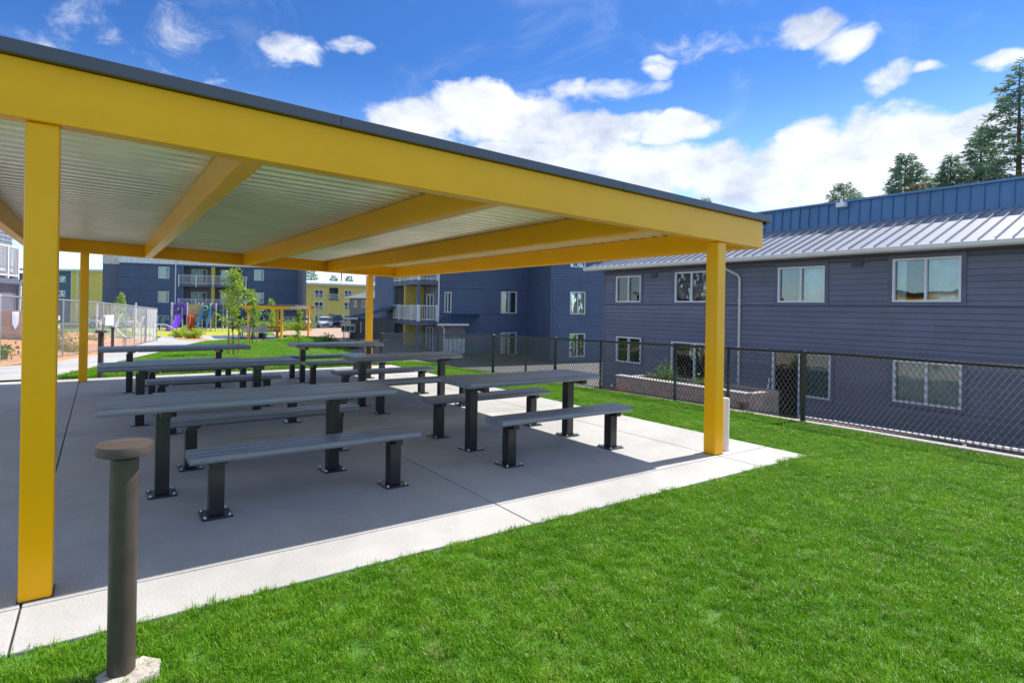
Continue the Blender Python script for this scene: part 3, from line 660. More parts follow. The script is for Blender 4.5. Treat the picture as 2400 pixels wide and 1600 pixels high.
# --- shed with wall mounted air conditioners beside it
SHR = mat('dark_blue_roof',(.045,.085,.14),.45)
sd = thing('utility_shed', 'small dark lean-to shed with blue metal roof beside the right rear post', 'shed', (15.1,34.4,0), R(-32.7))
MB().box(0,3.2,0,3,-1.1,.62).build('wall', mat('brown_grey_wall',(.12,.115,.11),.7), sd)
sr = MB().hexa([(-.35,-.35,.60),(.62,-.35,.60),(4.2,-.1,1.72),(3.4,3.4,1.72),(-.35,-.35,.70),(.62,-.35,.70),(4.2,-.1,1.82),(3.4,3.4,1.82)]).build('roof', SHR, sd)
MB().box(-.36,.62,-.42,-.355,.56,.68).build('gutter', GUT, sd); MB().box(.0,.06,-.08,-.02,-.6,.56).box(.75,.8,-.08,-.02,-.4,.4).build('downspout', WHITE, sd)
ACM = mat('unit_beige',(.60,.60,.54),.5)
for i in range(3):
    ac = thing('air_conditioner', ('leftmost','middle','rightmost')[i]+' beige air conditioner unit mounted in front of the utility shed', 'air conditioner', tuple(Vector((15.1,34.4,0))+Matrix.Rotation(R(-32.7),3,'Z')@Vector((-.42+i*.32,-.9,-.32))), R(-32.7), 'air conditioners at the shed')
    MB().box(0,.26,0,.75,0,.52).build('case', ACM, ac, bevel=.02); MB().lathe([(.2,0),(.2,.02)],16).build('fan_grille', BLACK, ac).matrix_local = Matrix.Translation((.13,-.002,.26)) @ Matrix.Rotation(R(90),4,'X') @ Matrix.Scale(.55,4,(1,0,0))
    MB().tube([(.13,.1,-.75),(.13,.1,0)],.025,6).tube([(.13,.65,-.75),(.13,.65,0)],.025,6).build('stand', BLACK, ac)

# --- navy block behind the playground
b3 = thing('playground_apartments', 'navy three storey apartments with pale parapet behind the playground', 'building', (2.17,78.4,0), R(-12.7))
G = Face(b3); z0, z1 = -2.2, 6.37
win3 = [(4.31,5.55,4.55,6.03),(4.3,5.54,1.51,2.94),(4.3,5.54,-1.5,-.1),(15.63,16.85,4.62,6.08),(15.62,16.9,1.59,3.04),(15.6,16.9,-1.4,.0)]
rec = (6.95,14.35,z0,6.2)
siding(G,0,21.2,z0,z1,[(a-.03,b+.03,c-.03,d+.03) for a,b,c,d in win3]+[rec],NAVY2,.19,slot=.04); backing(G,0,21.2,z0,z1,win3+[rec],NAVYT)
for o_ in win3: window(G,*o_,trim=0,fw=.06,blinds=(1,.5))
Gr = Face(b3,0,1.7)
dor = [(7.93,9.79,3.95,5.96),(11.42,13.2,3.95,6.0),(7.92,9.77,.85,2.94),(11.4,13.2,.85,2.94),(7.9,9.8,-2.1,-.1),(11.6,13.3,-2.1,.1)]
backing(Gr,6.95,14.35,z0,6.2,dor,NAVY)
for o_ in dor: window(Gr,*o_,trim=0,fw=.08,name='sliding_door',blinds=(1,.6))
for x_, nm in ((6.84,'recess_side'),(14.36,'recess_side')): MB().box(x_,x_+.1,.125,1.69,z0,6.2).build(nm, NAVYT, b3)
for z in (.55,3.6):
    bs = MB().box(6.6,14.7,-.25,1.69,z,z+.28).build('balcony', NAVYT, b3); railing(bs,(6.65,-.2),(14.65,-.2),z+.33,z+1.45,WHITE,5,.13,drop=.35,pw=.12,bal=.03)
for a,b in ((z0,.54),(.84,3.59),(3.89,6.19)):
    MB().box(10.42,10.86,-.12,1.69,a,b).build('partition', OLIVE, b3); MB().box(6.97,7.2,-.15,.08,a,b).build('balcony_post', NAVY2, b3); MB().box(14.1,14.33,-.15,.08,a,b).build('balcony_post', NAVY2, b3)
MB().tube([(6.27,-.08,6.4),(6.27,-.08,z0)],.07,8).build('downspout', WHITE, b3, True)
PAR = mat('pale_parapet',(.86,.84,.86),.6)
MB().box(-.05,21.4,-.14,.6,6.375,7.6).build('parapet', PAR, b3)
MB().box(-2.0,-.02,.9,9,6.2,8.2).build('stair_tower_top', mat('beige_panel',(.72,.66,.60),.7), b3); MB().box(-1.98,-.02,.95,8.9,z0,6.19).build('stair_tower', NAVYT, b3)
MB().box(-.02,.08,.2,11,z0,6.3).box(21.2,21.3,.2,11,z0,6.3).box(0,21.2,11,11.1,z0,6.3).box(.1,6.8,.13,10.9,.7,.8).box(14.5,21,.13,10.9,.7,.8).box(0,21.2,.13,11,6.2,6.36).build('inner_walls', INT, b3)
MB().box(21.25,21.6,-9.8,-.0,z0,7.2).build('fin_wall', NAVYT, b3)
lt3 = MB().hexa([(18.6,-2.2,.72),(21.2,-2.2,.72),(21.2,-.03,1.5),(18.6,-.03,1.5),(18.6,-2.2,.82),(21.2,-2.2,.82),(21.2,-.03,1.6),(18.6,-.03,1.6)]).build('lean_to_roof', ROOFM, b3)
for i in range(7): MB().bar((18.75+i*.38,-2.2,.84),(18.75+i*.38,-.03,1.62),.06,.06).build('seam', ROOFSH, lt3)
lw3 = MB().box(18.8,21.1,-1.9,-.03,z0,.7).build('lean_to_wall', NAVY, b3); MB().box(19.5,20.95,-2.0,-1.91,-1.4,-.05).build('meter_bank', mat('meter_grey',(.55,.6,.62),.4), lw3)
for i in range(4):
    for j in range(3): MB().lathe([(.10,0),(.08,.08)],10).build('meter', BLACK, lw3).matrix_local = Matrix.Translation((19.72+i*.34,-2.01,-1.15+j*.42)) @ Matrix.Rotation(R(90),4,'X')
vent(G,3.2,3.8,.3,.2); vent(G,5.8,3.75,.25,.18); vent(G,14.95,3.75,.3,.2); vent(G,17.6,3.75,.3,.2)

# --- yellow block far behind
b4 = thing('yellow_apartments', 'mustard yellow three storey apartments far behind the parked cars', 'building', (37.1,113,0), R(-3))
H = Face(b4); YW = mat('mustard_render',(.84,.57,.15),.75,var=.05)
win4 = [(.77,2.6,2.95,4.71),(.76,2.62,.38,2.2),(.9,2.57,-2.3,-.41),(7.13,8.84,3.04,4.79),(7.11,8.9,.44,2.21),(7.1,8.9,-2.2,-.4),(10.9,12.6,3.04,4.79),(10.9,12.6,.44,2.21)]
rec4 = (3.87,5.85,2.87,5.21)
backing(H,-16,14.5,-3,5.7,win4+[rec4],YW,.2)
for o_ in win4:
    window(H,*o_,trim=0,fw=.12,blinds=(0,.4)); 
    if o_[2] > 0: railing(b4,(o_[0]-.1,-.25),(o_[1]+.1,-.25),o_[2],o_[2]+.95,WHITE,2,.2,drop=.05,pw=.08,bal=.05)
H.part(MB().box(3.87,5.85,1.6,1.7,2.87,5.21).box(3.77,3.87,.2,1.6,2.8,5.3).box(5.85,5.95,.2,1.6,2.8,5.3).box(3.8,5.9,-.35,1.6,2.6,2.86),'recess',NAVYT); railing(b4,(3.85,-.3),(5.88,-.3),2.9,3.9,WHITE,2,.2,drop=.1,bal=.05)
H.part(MB().box(3.91,4.89,-.5,-.01,-1.2,-.39),'awning',mat('red_awning',(.30,.05,.05),.7)); H.part(MB().tube([(3.65,-.08,2.7),(3.65,-.08,-2.7)],.07,6),'downspout',WHITE)
H.part(MB().box(-16.6,15.1,-.8,.6,5.705,6.0),'fascia',WHITE)
H.part(MB().hexa([(-16.7,-.9,6.01),(15.2,-.9,6.01),(14,9,6.9),(-16,9,6.9),(-16.7,-.9,6.1),(15.2,-.9,6.1),(14,9,7),(-16,9,7)]),'roof',mat('pale_roof',(.62,.64,.68),.5))
H.part(MB().box(-16,-15.8,.2,12,-3,5.7).box(14.3,14.5,.2,12,-3,5.7).box(-15.8,14.3,11.8,12,-3,5.7),'inner_walls',INT)
# --- far left block
b5 = thing('far_apartments', 'distant navy and mustard apartments seen past the left rear post', 'building', (-4.29,132.5,0), R(-32.8))
K = Face(b5); w5 = [(-3.3,-1.5,5.2,6.36),(-3.3,-1.5,2.28,3.54),(-8,-6.2,5.2,6.36),(-8,-6.2,2.28,3.54)]
backing(K,-16,0,-3,7.4,w5,NAVY2); K.part(MB().box(.01,9,-.5,8,-3,7.4),'yellow_wing',YW)
for o_ in w5: window(K,*o_,trim=0,fw=.12,blinds=(0,.5))
K.part(MB().box(-16.5,9.4,-1,8.6,7.42,7.8),'roof',WHITE); K.part(MB().box(-.25,-.02,-.3,-.05,-3,7.4).box(1.2,1.4,-.7,-.52,-3,7.4),'downspout',WHITE); K.part(MB().box(-16,-15.9,.12,8,-3,7.4).box(-16,0,8,8.1,-3,7.4),'inner_walls',INT)
# --- house at the left edge
b6 = thing('edge_house', 'pale slate house with white balcony railing cut by the left picture edge', 'building', (-5.1,21.8,0), R(76.6))
L6 = Face(b6); siding(L6,0,8.0,3.05,9,[],mat('light_slate_siding',(.22,.25,.30),.6),.18); backing(L6,0,8.0,3.0,9,[],NAVYT)
MB().box(0,8,.13,6,3.0,9).build('upper_storey', NAVY, b6); MB().box(-1,9.0,.1,6,-.6,2.75).build('lower_storey', NAVY, b6)
MB().hexa([(-1,-.45,2.76),(9.3,-.45,2.76),(9.3,.1,2.95),(-1,.1,2.95),(-1,-.45,2.9),(9.3,-.45,2.9),(9.3,.1,3.09),(-1,.1,3.09)]).build('lower_roof', FLASH, b6); MB().box(-1,9.32,-.55,-.46,2.76,2.88).build('gutter', WHITE, b6)
MB().tube([(8.9,-.5,2.8),(8.9,-.1,2.4),(8.9,-.06,-.4)],.06,8).build('downspout', WHITE, b6, True)
bs = MB().box(2.2,5.4,-1.25,-.03,2.2,2.4).build('balcony', NAVYT, b6); railing(bs,(2.3,-1.2),(5.35,-1.2),2.45,3.7,WHITE,4,.13); railing(bs,(5.35,-1.1),(5.35,-.1),2.45,3.7,WHITE,2,.13)
cm = thing('block_wall', 'low pinkish block wall behind the wood chip bed at the left', 'wall', (-1.16,25.85,-.5), R(162))
for k in range(8):
    for i in range(14):
        a = i*.42 + (.2 if k % 2 else 0)
        if a < 5.8: MB().box(a,a+.413,0,.2,k*.2,k*.2+.194).build('block', mat('pale_block',(.72,.62,.56),.9,bump=.2), cm)
# --- grey house in the middle distance
b7 = thing('grey_house', 'small grey house with hipped roof in front of the yellow apartments', 'building', (28,67.7,0), R(-32.7))
GH = mat('grey_render',(.26,.235,.235),.8); N7 = Face(b7); w7 = [(.55,.95,1.3,2.2),(1.6,2.1,1.3,2.2),(4.0,4.6,1.3,2.2)]
backing(N7,0,5,-2,2.6,w7,GH)
for o_ in w7: window(N7,*o_,trim=0,fw=.07,blinds=(0,0))
MB().box(0,.1,.13,5,-2,2.6).box(4.9,5,.13,5,-2,2.6).box(.1,4.9,4.9,5,-2,2.6).build('inner_walls', INT, b7)
rr7 = MB(); rr7.add([(-.5,-.6,2.6),(5.5,-.6,2.6),(5.5,5.6,2.6),(-.5,5.6,2.6),(2.3,2.2,3.5),(2.9,2.2,3.5)],[(0,1,5,4),(1,2,5),(2,3,4,5),(3,0,4),(3,2,1,0)]); rr7.build('roof', mat('slate_shingle',(.17,.18,.21),.8), b7)
MB().box(-.5,5.5,-.66,-.605,2.5,2.64).build('gutter', WHITE, b7)

# ------------------------------------------------------------------ playground
pg = thing('play_structure', 'colourful climbing frame with purple slide and blue stairs on yellow turf', 'playground', (.2589+55*.1449*1.0, -3.5937+55*1.0987, -1.13), R(-7.5))
WP = mat('lilac_white_post',(.70,.68,.76),.4); PUR = mat('purple_plastic',(.14,.03,.50),.35,coat=.3); TAN = mat('tan_plastic',(.62,.40,.24),.5); RED = mat('orange_red_plastic',(.60,.07,.02),.4,coat=.3)
GRN = mat('green_plastic',(.02,.30,.12),.4); BLU = mat('blue_plastic',(.02,.09,.26),.45); BLM = mat('navy_steel',(.02,.05,.16),.4); STE = mat('tread_grey',(.08,.11,.16),.7)
px = lambda v: (v-1064)*.0037
pz = lambda v: (929.6-v)*.0037
for v, y in ((440,1.4),(480,.0),(700,1.4),(820,0),(1090,1.4),(1180,0),(1380,0),(1510,0),(1700,1.4),(1780,0)):
    p_ = MB().tube([(px(v),y,-.1),(px(v),y,pz(232))],.06,10).build('post', WP, pg, True); MB().lathe([(.07,0),(.06,.05),(.02,.08)],10,(px(v),y,pz(232))).build('cap', WP, p_, True)
for a, b in ((480,820),(820,1180),(1180,1510),(1510,1780)): MB().box(px(a)+.06,px(b)-.06,.02,1.4,1.46,1.53).build('deck', STE, pg)
pp = MB().box(px(510),px(580),-.05,.03,1.54,2.5).box(px(712),px(800),-.05,.03,1.54,2.5).box(px(580),px(712),-.05,.03,2.2,2.5).build('slide_panel', PUR, pg)
MB().tube([(px(646)+.42*math.cos(t),-.12,2.18+.5*math.sin(t)) for t in np.linspace(0,math.pi,12)],.07,8).build('hood', PUR, pp, True)
sl = MB(); path = [(646,0,1.5),(640,-.3,1.35),(600,-1.0,.85),(560,-1.6,.45),(500,-2.1,.22),(440,-2.5,.16)]
for i in range(len(path)-1):
    (u0,y0,q0),(u1,y1,q1) = path[i],path[i+1]; a0, a1 = px(u0), px(u1); w = .26
    sl.hexa([(a0-w,y0,q0-.04),(a0+w,y0,q0-.04),(a1+w,y1,q1-.04),(a1-w,y1,q1-.04),(a0-w,y0,q0),(a0+w,y0,q0),(a1+w,y1,q1),(a1-w,y1,q1)])
    for s_ in (-1,1): sl.hexa([(a0+s_*w-.03,y0,q0),(a0+s_*w+.03,y0,q0),(a1+s_*w+.03,y1,q1),(a1+s_*w-.03,y1,q1),(a0+s_*w-.03,y0,q0+.2),(a0+s_*w+.03,y0,q0+.2),(a1+s_*w+.03,y1,q1+.2),(a1+s_*w-.03,y1,q1+.2)])
sl.build('slide', PUR, pg)
for i in range(6): MB().box(px(842+i*56),px(842+i*56)+.19,.05,.09,1.55,2.5).build('slat', TAN, pg)
cw = MB().hexa([(px(850),-.9,0),(px(1005),-.9,0),(px(1000),-.03,1.5),(px(845),-.03,1.5),(px(850),-.82,0),(px(1005),-.82,0),(px(1000),.04,1.5),(px(845),.04,1.5)]).build('climbing_wall', RED, pg)
for j in range(7):
    for i in range(2):
        t = (j+.5)/7; MB().lathe([(.09,-.05),(.11,0),(.05,.06)],8,(px(885+i*75),-.95+.87*t,.12+1.35*t)).build('hold', mat('orange_hold',(.75,.17,.03),.5), cw, True)
for j in range(7):
    t = j/6; MB().box(px(1075+t*45),px(1255-t*5),-1.75+1.6*t,-1.5+1.6*t,.12+1.25*t,.17+1.25*t).build('step', STE, pg)
for xa, xb in ((1060,1195),(1262,1405)):
    MB().hexa([(px(xa)-.02,-1.9,.05),(px(xa)+.02,-1.9,.05),(px(xb)+.02,-.02,1.4),(px(xb)-.02,-.02,1.4),(px(xa)-.02,-1.9,.75),(px(xa)+.02,-1.9,.75),(px(xb)+.02,-.02,2.5),(px(xb)-.02,-.02,2.5)]).build('stair_side', BLU, pg)
gp = MB().box(px(1200),px(1350),.9,.95,1.55,2.5).build('green_panel', GRN, pg); MB().tube([(px(1250)+.22*math.cos(t),.86,2.15+.22*math.sin(t)) for t in np.linspace(0,2*math.pi,16)],.04,6,False).build('ring', WP, gp, True)
for a, b in ((1400,1440),(1545,1615),(1625,1675),(1690,1775)): MB().box(px(a),px(b),-.02,.04,1.6,2.5).build('panel', BLM, pg)
for x_ in (1795,1720): MB().tube([(px(x_)+t*.65,-.3-.4*t,1.45*math.cos(t*1.5)) for t in np.linspace(0,1,8)],.035,8).build('arch_climber', BLM, pg, True)
MB().tube([(px(270)+.37*math.cos(t),.2,.7+.65*math.sin(t)) for t in np.linspace(0,math.pi,10)],.07,8).box(px(170)-.02,px(170)+.1,.15,.25,0,.7).box(px(370)-.1,px(370)+.02,.15,.25,0,.7).build('arch_gate', BLU, pg, True)
p2 = thing('toddler_frame', 'low climbing frame with tan panel behind the pipe fence', 'playground', (1.6,54,-1.13), R(-2))
for x_, y_ in ((-1.6,0),(0,0),(1.3,0),(-1.6,1.4),(1.3,1.4)): MB().tube([(x_,y_,-.1),(x_,y_,2.6)],.06,8).build('post', WP, p2, True)
for i in range(5): MB().box(-1.45+i*.28,-1.22+i*.28,.04,.09,1.3,2.4).build('slat', TAN, p2)
MB().box(-1.55,1.25,.1,1.35,1.2,1.28).build('deck', STE, p2); MB().box(.1,1.2,.02,.07,1.35,2.3).build('panel', BLU, p2)
# small white handrail on the ramp in front of it
hd = thing('ramp_handrail', 'white sloping handrail at the path in front of the purple slide', 'handrail', (3.95,43.4,-1.05), R(-10))
MB().tube([(-.35,0,.96),(.35,0,.96),(2.0,-.1,.12),(2.02,-.1,-.1)],.03,8).tube([(-.3,0,0),(-.3,0,.94)],.03,8).tube([(.1,0,0),(.1,0,.94)],.03,8).tube([(-.35,0,.5),(.1,0,.5)],.02,8).build('rail', WHITE, hd, True)
# yellow pergola with seats
pe = thing('small_shelter', 'small yellow post shelter in the lawn behind the young trees', 'shelter', (9.0,37.9,-.87), R(-28))
for x_, y_ in ((0,0),(2.27,0),(.15,7.5),(2.55,8.3)): MB().box(x_-.08,x_+.08,y_-.08,y_+.08,-.3,2.05).build('post', YEL, pe)
MB().box(-.4,2.9,-.12,.12,2.06,2.28).build('front_beam', YEL, pe); MB().box(-.4,3.1,8.0,8.2,2.06,2.28).build('rear_beam', YEL, pe); MB().box(-.3,-.15,.13,7.99,2.06,2.28).box(2.7,2.85,.13,7.99,2.06,2.28).build('side_beam', YEL, pe)
MB().box(-.5,3.2,-.2,8.3,2.285,2.34).build('roof', FLASH, pe)
sb = thing('park_bench', 'grey slatted park bench behind the staked young tree', 'bench', (7.55,33.6,-.70), R(-28))
for i in range(4): MB().box(0,1.6,.28+i*.001,.31,.46+i*.11,.54+i*.11).build('slat', GALVP, sb)
for i in range(3): MB().box(0,1.6,-.15+i*.14,-.03+i*.14,.42,.45).build('slat', GALVP, sb)
for x_ in (.1,.8,1.5): MB().box(x_-.03,x_+.03,-.15,-.09,0,.42).box(x_-.03,x_+.03,.31,.36,0,.88).box(x_-.03,x_+.03,-.09,.31,.36,.415).build('leg', BLACK, sb)
tk = thing('litter_bin', 'black slatted litter bin beside the park bench', 'bin', (9.0,34.0,-.72)); MB().lathe([(.22,.05),(.28,.8)],16).build('drum', BLACK, tk, True); MB().lathe([(.3,.8),(.3,.86),(.12,.95)],16).build('lid', BLACK, tk, True)
pt2 = thing('small_picnic_table', 'wooden picnic table beneath the small yellow shelter', 'picnic table', (11.1,39.8,-.92), R(-28))
MB().box(-.8,.8,-.35,.35,.70,.75).build('top', STAKE, pt2); MB().box(-.8,.8,-.85,-.6,.42,.46).build('seat', BLACK, pt2); MB().box(-.8,.8,.6,.85,.42,.46).build('seat', BLACK, pt2)
for x_ in (-.55,.55): MB().bar((x_,-.75,0),(x_,-.1,.69),.05,.08).build('leg', BLACK, pt2); MB().bar((x_,.75,0),(x_,.1,.69),.05,.08).build('leg', BLACK, pt2); MB().box(x_-.03,x_+.03,-.8,.8,.36,.415).build('brace', BLACK, pt2)
# white exercise machines behind the pipe fence
for i, (lab, x_, y_, k) in enumerate((('white curved exercise machine nearest the pipe fence',.75,25.5,0),('white exercise machine with crossed arms beside the grey gate',2.0,31.5,1),('white upright exercise machine at the back of the wood chips',.2,33,2))):
    e = thing('exercise_machine', lab, 'exercise machine', (x_,y_,ground_z(x_,y_)+.1), .3*i, 'exercise machines'); 
    MB().tube([(0,0,-.1),(.05,0,.7),(.22,0,1.25),(.35,0,1.35)],.05,8).build('mast', WHITE, e, True); MB().tube([(-.2,-.3,1.1),(.25,.1,.55),(.5,.3,.3)],.035,8).build('arm', WHITE, e, True); MB().box(.3,.7,.1,.45,.28,.33).build('seat', GALVP, e)
sg = thing('notice_board', 'white notice board on the pipe fence', 'sign', (.55,22.4,-.35), R(64)); MB().box(-.32,.32,-.03,-.01,.95,1.35).build('board', WHITE, sg)
sg2 = thing('fence_sign', 'small pale shield shaped sign on the fence by the left edge', 'sign', (-1.75,16.6,-.25), R(62)); MB().extr([(-.14,-.02,1.45),(.14,-.02,1.45),(.12,-.02,1.1),(0,-.02,.95),(-.12,-.02,1.1)],(0,.015,0)).build('plate', mat('pale_plate',(.6,.6,.72),.4), sg2)

# ------------------------------------------------------------------ cars
def car(label, loc, rz, paint, suv=False):
    c = thing('parked_car', label, 'car', loc, rz, 'cars parked on the lot'); h = 1.75 if suv else 1.45
    pr = [(-.85,-2.2,.3),(-.85,-2.25,.6),(-.85,-2.1,.85),(-.85,-1.1,.95 if not suv else 1.1),(-.85,1.9,.98 if not suv else 1.1),(-.85,2.2,.85),(-.85,2.2,.35)]
    MB().extr(pr,(1.7,0,0)).build('body', paint, c, bevel=.06)
    z_ = .97 if not suv else 1.1
    MB().hexa([(-.8,-1.2,z_),(.8,-1.2,z_),(.8,1.7,z_),(-.8,1.7,z_),(-.62,-.5,h-.06),(.62,-.5,h-.06),(.62,1.35,h-.06),(-.62,1.35,h-.06)]).build('windows', mat('car_glass',(.03,.05,.07),.08,spec=.9), c, bevel=.03)
    MB().hexa([(-.64,-.55,h-.058),(.64,-.55,h-.058),(.64,1.4,h-.058),(-.64,1.4,h-.058),(-.58,-.4,h),(.58,-.4,h),(.58,1.25,h),(-.58,1.25,h)]).build('roof', paint, c, bevel=.02)
    for x_ in (-.78,.78):
        for y_ in (-1.4,1.4):
            w_ = MB().lathe([(.2,-.1),(.33,-.1),(.34,0),(.33,.1),(.2,.1)],16).build('tyre', BLACK, c, True); w_.matrix_local = Matrix.Translation((x_,y_,.33)) @ Matrix.Rotation(R(90),4,'Y')
            r_ = MB().lathe([(.19,-.105),(.19,.105)],12).build('rim', GALVP, w_, True)
        MB().box(x_-.2 if x_ > 0 else x_,x_ if x_ > 0 else x_+.2,-2.27,-2.2,.62,.78).build('headlight', WHITE, c)
    MB().box(-.4,.4,-2.28,-2.2,.42,.6).build('grille', BLACK, c)
    return c
car('white hatchback parked second from the navy wall', (25.3,69.6,-1.5), R(-15), mat('car_white',(.75,.76,.78),.25,coat=.6))
car('black pickup style car parked beside the pink wall', (27.2,70.4,-1.52), R(-15), mat('car_black',(.015,.016,.02),.2,coat=.8), True)
car('white car half hidden behind the navy end wall', (24.4,75.8,-1.6), R(-15), mat('car_white',(.75,.76,.78),.25))
car('silver car seen through the pipe fence at the left', (1.2,70,-1.4), R(70), mat('car_silver',(.5,.53,.58),.3,metal=.5,coat=.5))
pw_ = thing('parking_wall', 'low pink block wall at the end of the parked cars', 'wall', (25.9,65.5,-1.5), R(-32.7))
for k in range(5):
    for i in range(9): MB().box(i*.42+(.2 if k % 2 else 0),i*.42+.413+(.2 if k % 2 else 0),0,.3,k*.2,k*.2+.194).build('block', BRICK, pw_)
wr_ = thing('white_guard_rail', 'white pipe guard rail behind the parked cars', 'rail', (27,84,-1.9)); MB().bar((-4,0,1.7),(8,-1,1.7),.08,.1).build('rail', WHITE, wr_)
for i in range(5): MB().box(-4+i*3-.04,-4+i*3+.04,-.02-i*.25,.06-i*.25,0,1.7).build('rail_post', WHITE, wr_)
ln = thing('power_line', 'overhead power cables crossing the sky at the far left', 'cable', (-30,150,16)); 
for k in range(3): MB().tube([(t*80,-20*t,-2*t-k*.9-1.2*math.sin(math.pi*t)) for t in np.linspace(0,1,10)],.035,4).build('cable', BLACK, ln)
for i, x_ in enumerate((0,80)): MB().tube([(x_,-20*(x_/80),-20),(x_,-20*(x_/80),.6-x_/40)],.15,8).build('pole', BARK, ln, True)

# ------------------------------------------------------------------ vegetation
def leaf_mesh(name, P, D, size, asp, m, parent, r_, droop=.0, fold=.15):
    """P: leaf bases, D: unit directions; each leaf is a folded diamond"""
    n_ = len(P); side = np.cross(D, r_.normal(size=(n_,3))); side /= np.linalg.norm(side, axis=1)[:,None]+1e-9
    nor = np.cross(side, D); s = (size*r_.uniform(.6,1.25,n_))[:,None]
    v = np.empty((n_,4,3)); v[:,0] = P; v[:,1] = P+D*s*.45+side*s*asp*.5+nor*s*fold*.3; v[:,2] = P+D*s-np.array([0,0,1])*s*droop; v[:,3] = P+D*s*.45-side*s*asp*.5+nor*s*fold*.3
    idx = np.arange(n_*4).reshape(n_,4)
    f = np.concatenate([idx[:,[0,1,2]], idx[:,[0,2,3]]])
    me = bpy.data.meshes.new(name); me.vertices.add(n_*4); me.vertices.foreach_set('co', v.reshape(-1)); me.loops.add(len(f)*3); me.polygons.add(len(f))
    me.loops.foreach_set('vertex_index', f.reshape(-1)); me.polygons.foreach_set('loop_start', np.arange(0,len(f)*3,3)); me.update(calc_edges=True); me.materials.append(m)
    return link(name, me, parent)
def unit(a): return a/(np.linalg.norm(a,axis=1)[:,None]+1e-9)
def young_tree(label, loc, Ht, spread, nleaf, seed, m=LEAF1, stakes=2, lsize=.09, crown0=.3, rz=0):
    r_ = np.random.default_rng(seed); t = thing('young_tree', label, 'tree', loc, rz, 'young staked trees')
    k = 7; tr = [(0.03*Ht*math.sin(i*.9+seed)*i/k, .02*Ht*math.cos(i*1.3+seed)*i/k, Ht*i/k*.97) for i in range(k+1)]
    trunk = MB().tube(tr, [max(.006,.022*Ht/2.7*(1-.85*i/k)) for i in range(k+1)], 7)
    P = []; D = []
    nb = 15
    for b in range(nb):
        u = crown0+(1-crown0)*(b+.5)/nb; i = min(k-1,int(u*k)); base = np.array(tr[i])+(np.array(tr[i+1])-np.array(tr[i]))*(u*k-i)
        a = b*2.4+r_.uniform(-.4,.4); L = spread*(1.1-.75*abs(u-.45)/.55)*r_.uniform(.55,1.15)*(.5 if u > .9 else 1)
        d = np.array([math.cos(a), math.sin(a), r_.uniform(.35,.9)]); d /= np.linalg.norm(d)
        end = base+d*L; mid = base+d*L*.5+np.array([0,0,.04])
        trunk.tube([base,mid,end],[.009,.006,.003],4)
        n_ = int(nleaf/nb); tt = r_.uniform(.15,1.05,n_)[:,None]
        pts = base+(end-base)*tt + r_.normal(size=(n_,3))*spread*.13
        P.append(pts); dd = unit(r_.normal(size=(n_,3))*.8+d*.6+np.array([0,0,-.25])); D.append(dd)
    trunk.build('trunk', BARK, t, True)
    leaf_mesh('crown', np.concatenate(P), np.concatenate(D), lsize, .42, m, t, r_, .2)
    for s_ in range(stakes):
        x_ = (-.17,.17)[s_]; MB().tube([(x_,-.05*s_,-.1),(x_*.9,-.05*s_,1.1)],.024,6).build('stake', STAKE, t, True)
    if stakes: MB().lathe([(.45,.004),(.40,.02),(.02,.03)],16).build('mulch_ring', MULCH, t); MB().bar((-.17,0,.95),(.17,-.05,.95),.02,.03).build('tie', BLACK, t)
    return t
def gp(x, y): return (x, y, ground_z(x,y)-.01)
young_tree('tallest young staked tree in the lawn with drooping yellow green leaves', gp(4.07,16.76), 2.98, .62, 950, 3, lsize=.14)
young_tree('young staked tree in front of the small yellow shelter', gp(6.53,25.2), 2.75, .42, 800, 5, lsize=.13, rz=.4)
young_tree('narrow columnar young tree alone on the lawn', gp(9.88,28.98), 2.62, .30, 900, 8, stakes=1, lsize=.13)
young_tree('young tree behind the right post of the small yellow shelter', gp(14.6,54), 3.3, .6, 500, 11, lsize=.2)
young_tree('young tree rising behind the pipe fence at the left', gp(1.6,46), 3.3, .55, 450, 13, stakes=0, lsize=.2)
young_tree('small young tree at the corner of the gravel bed', gp(13.0,47), 2.2, .45, 300, 17, stakes=0, lsize=.17)
def shrub(label, loc, rad, ht, nl, seed, m=LEAF2, lsize=.1, group='shrubs in the beds', spiky=False):
    r_ = np.random.default_rng(seed); t = thing('shrub', label, 'shrub', loc, 0, group)
    st = MB(); P = []; D = []
    for k in range(14):
        a = r_.uniform(0,6.283); q = rad*math.sqrt(r_.uniform(0,1)); h_ = ht*r_.uniform(.55,1.1)*(1-.35*(q/rad)**2)
        end = np.array([q*math.cos(a), q*math.sin(a), h_]); base = np.array([.15*q*math.cos(a), .15*q*math.sin(a), 0])
        st.tube([base,(base+end)/2+np.array([0,0,.05*ht]),end],[.012,.008,.003],4)
        n_ = nl//14; tt = r_.uniform(.25,1.05,n_)[:,None]; P.append(base+(end-base)*tt+r_.normal(size=(n_,3))*rad*(.10 if spiky else .16))
        D.append(unit(r_.normal(size=(n_,3))*(.45 if spiky else 1)+np.array([.5*math.cos(a),.5*math.sin(a),.7 if spiky else .35])))
    st.build('stems', BARK, t); leaf_mesh('foliage', np.concatenate(P), np.concatenate(D), lsize, .2 if spiky else .5, m, t, r_, .1); return t
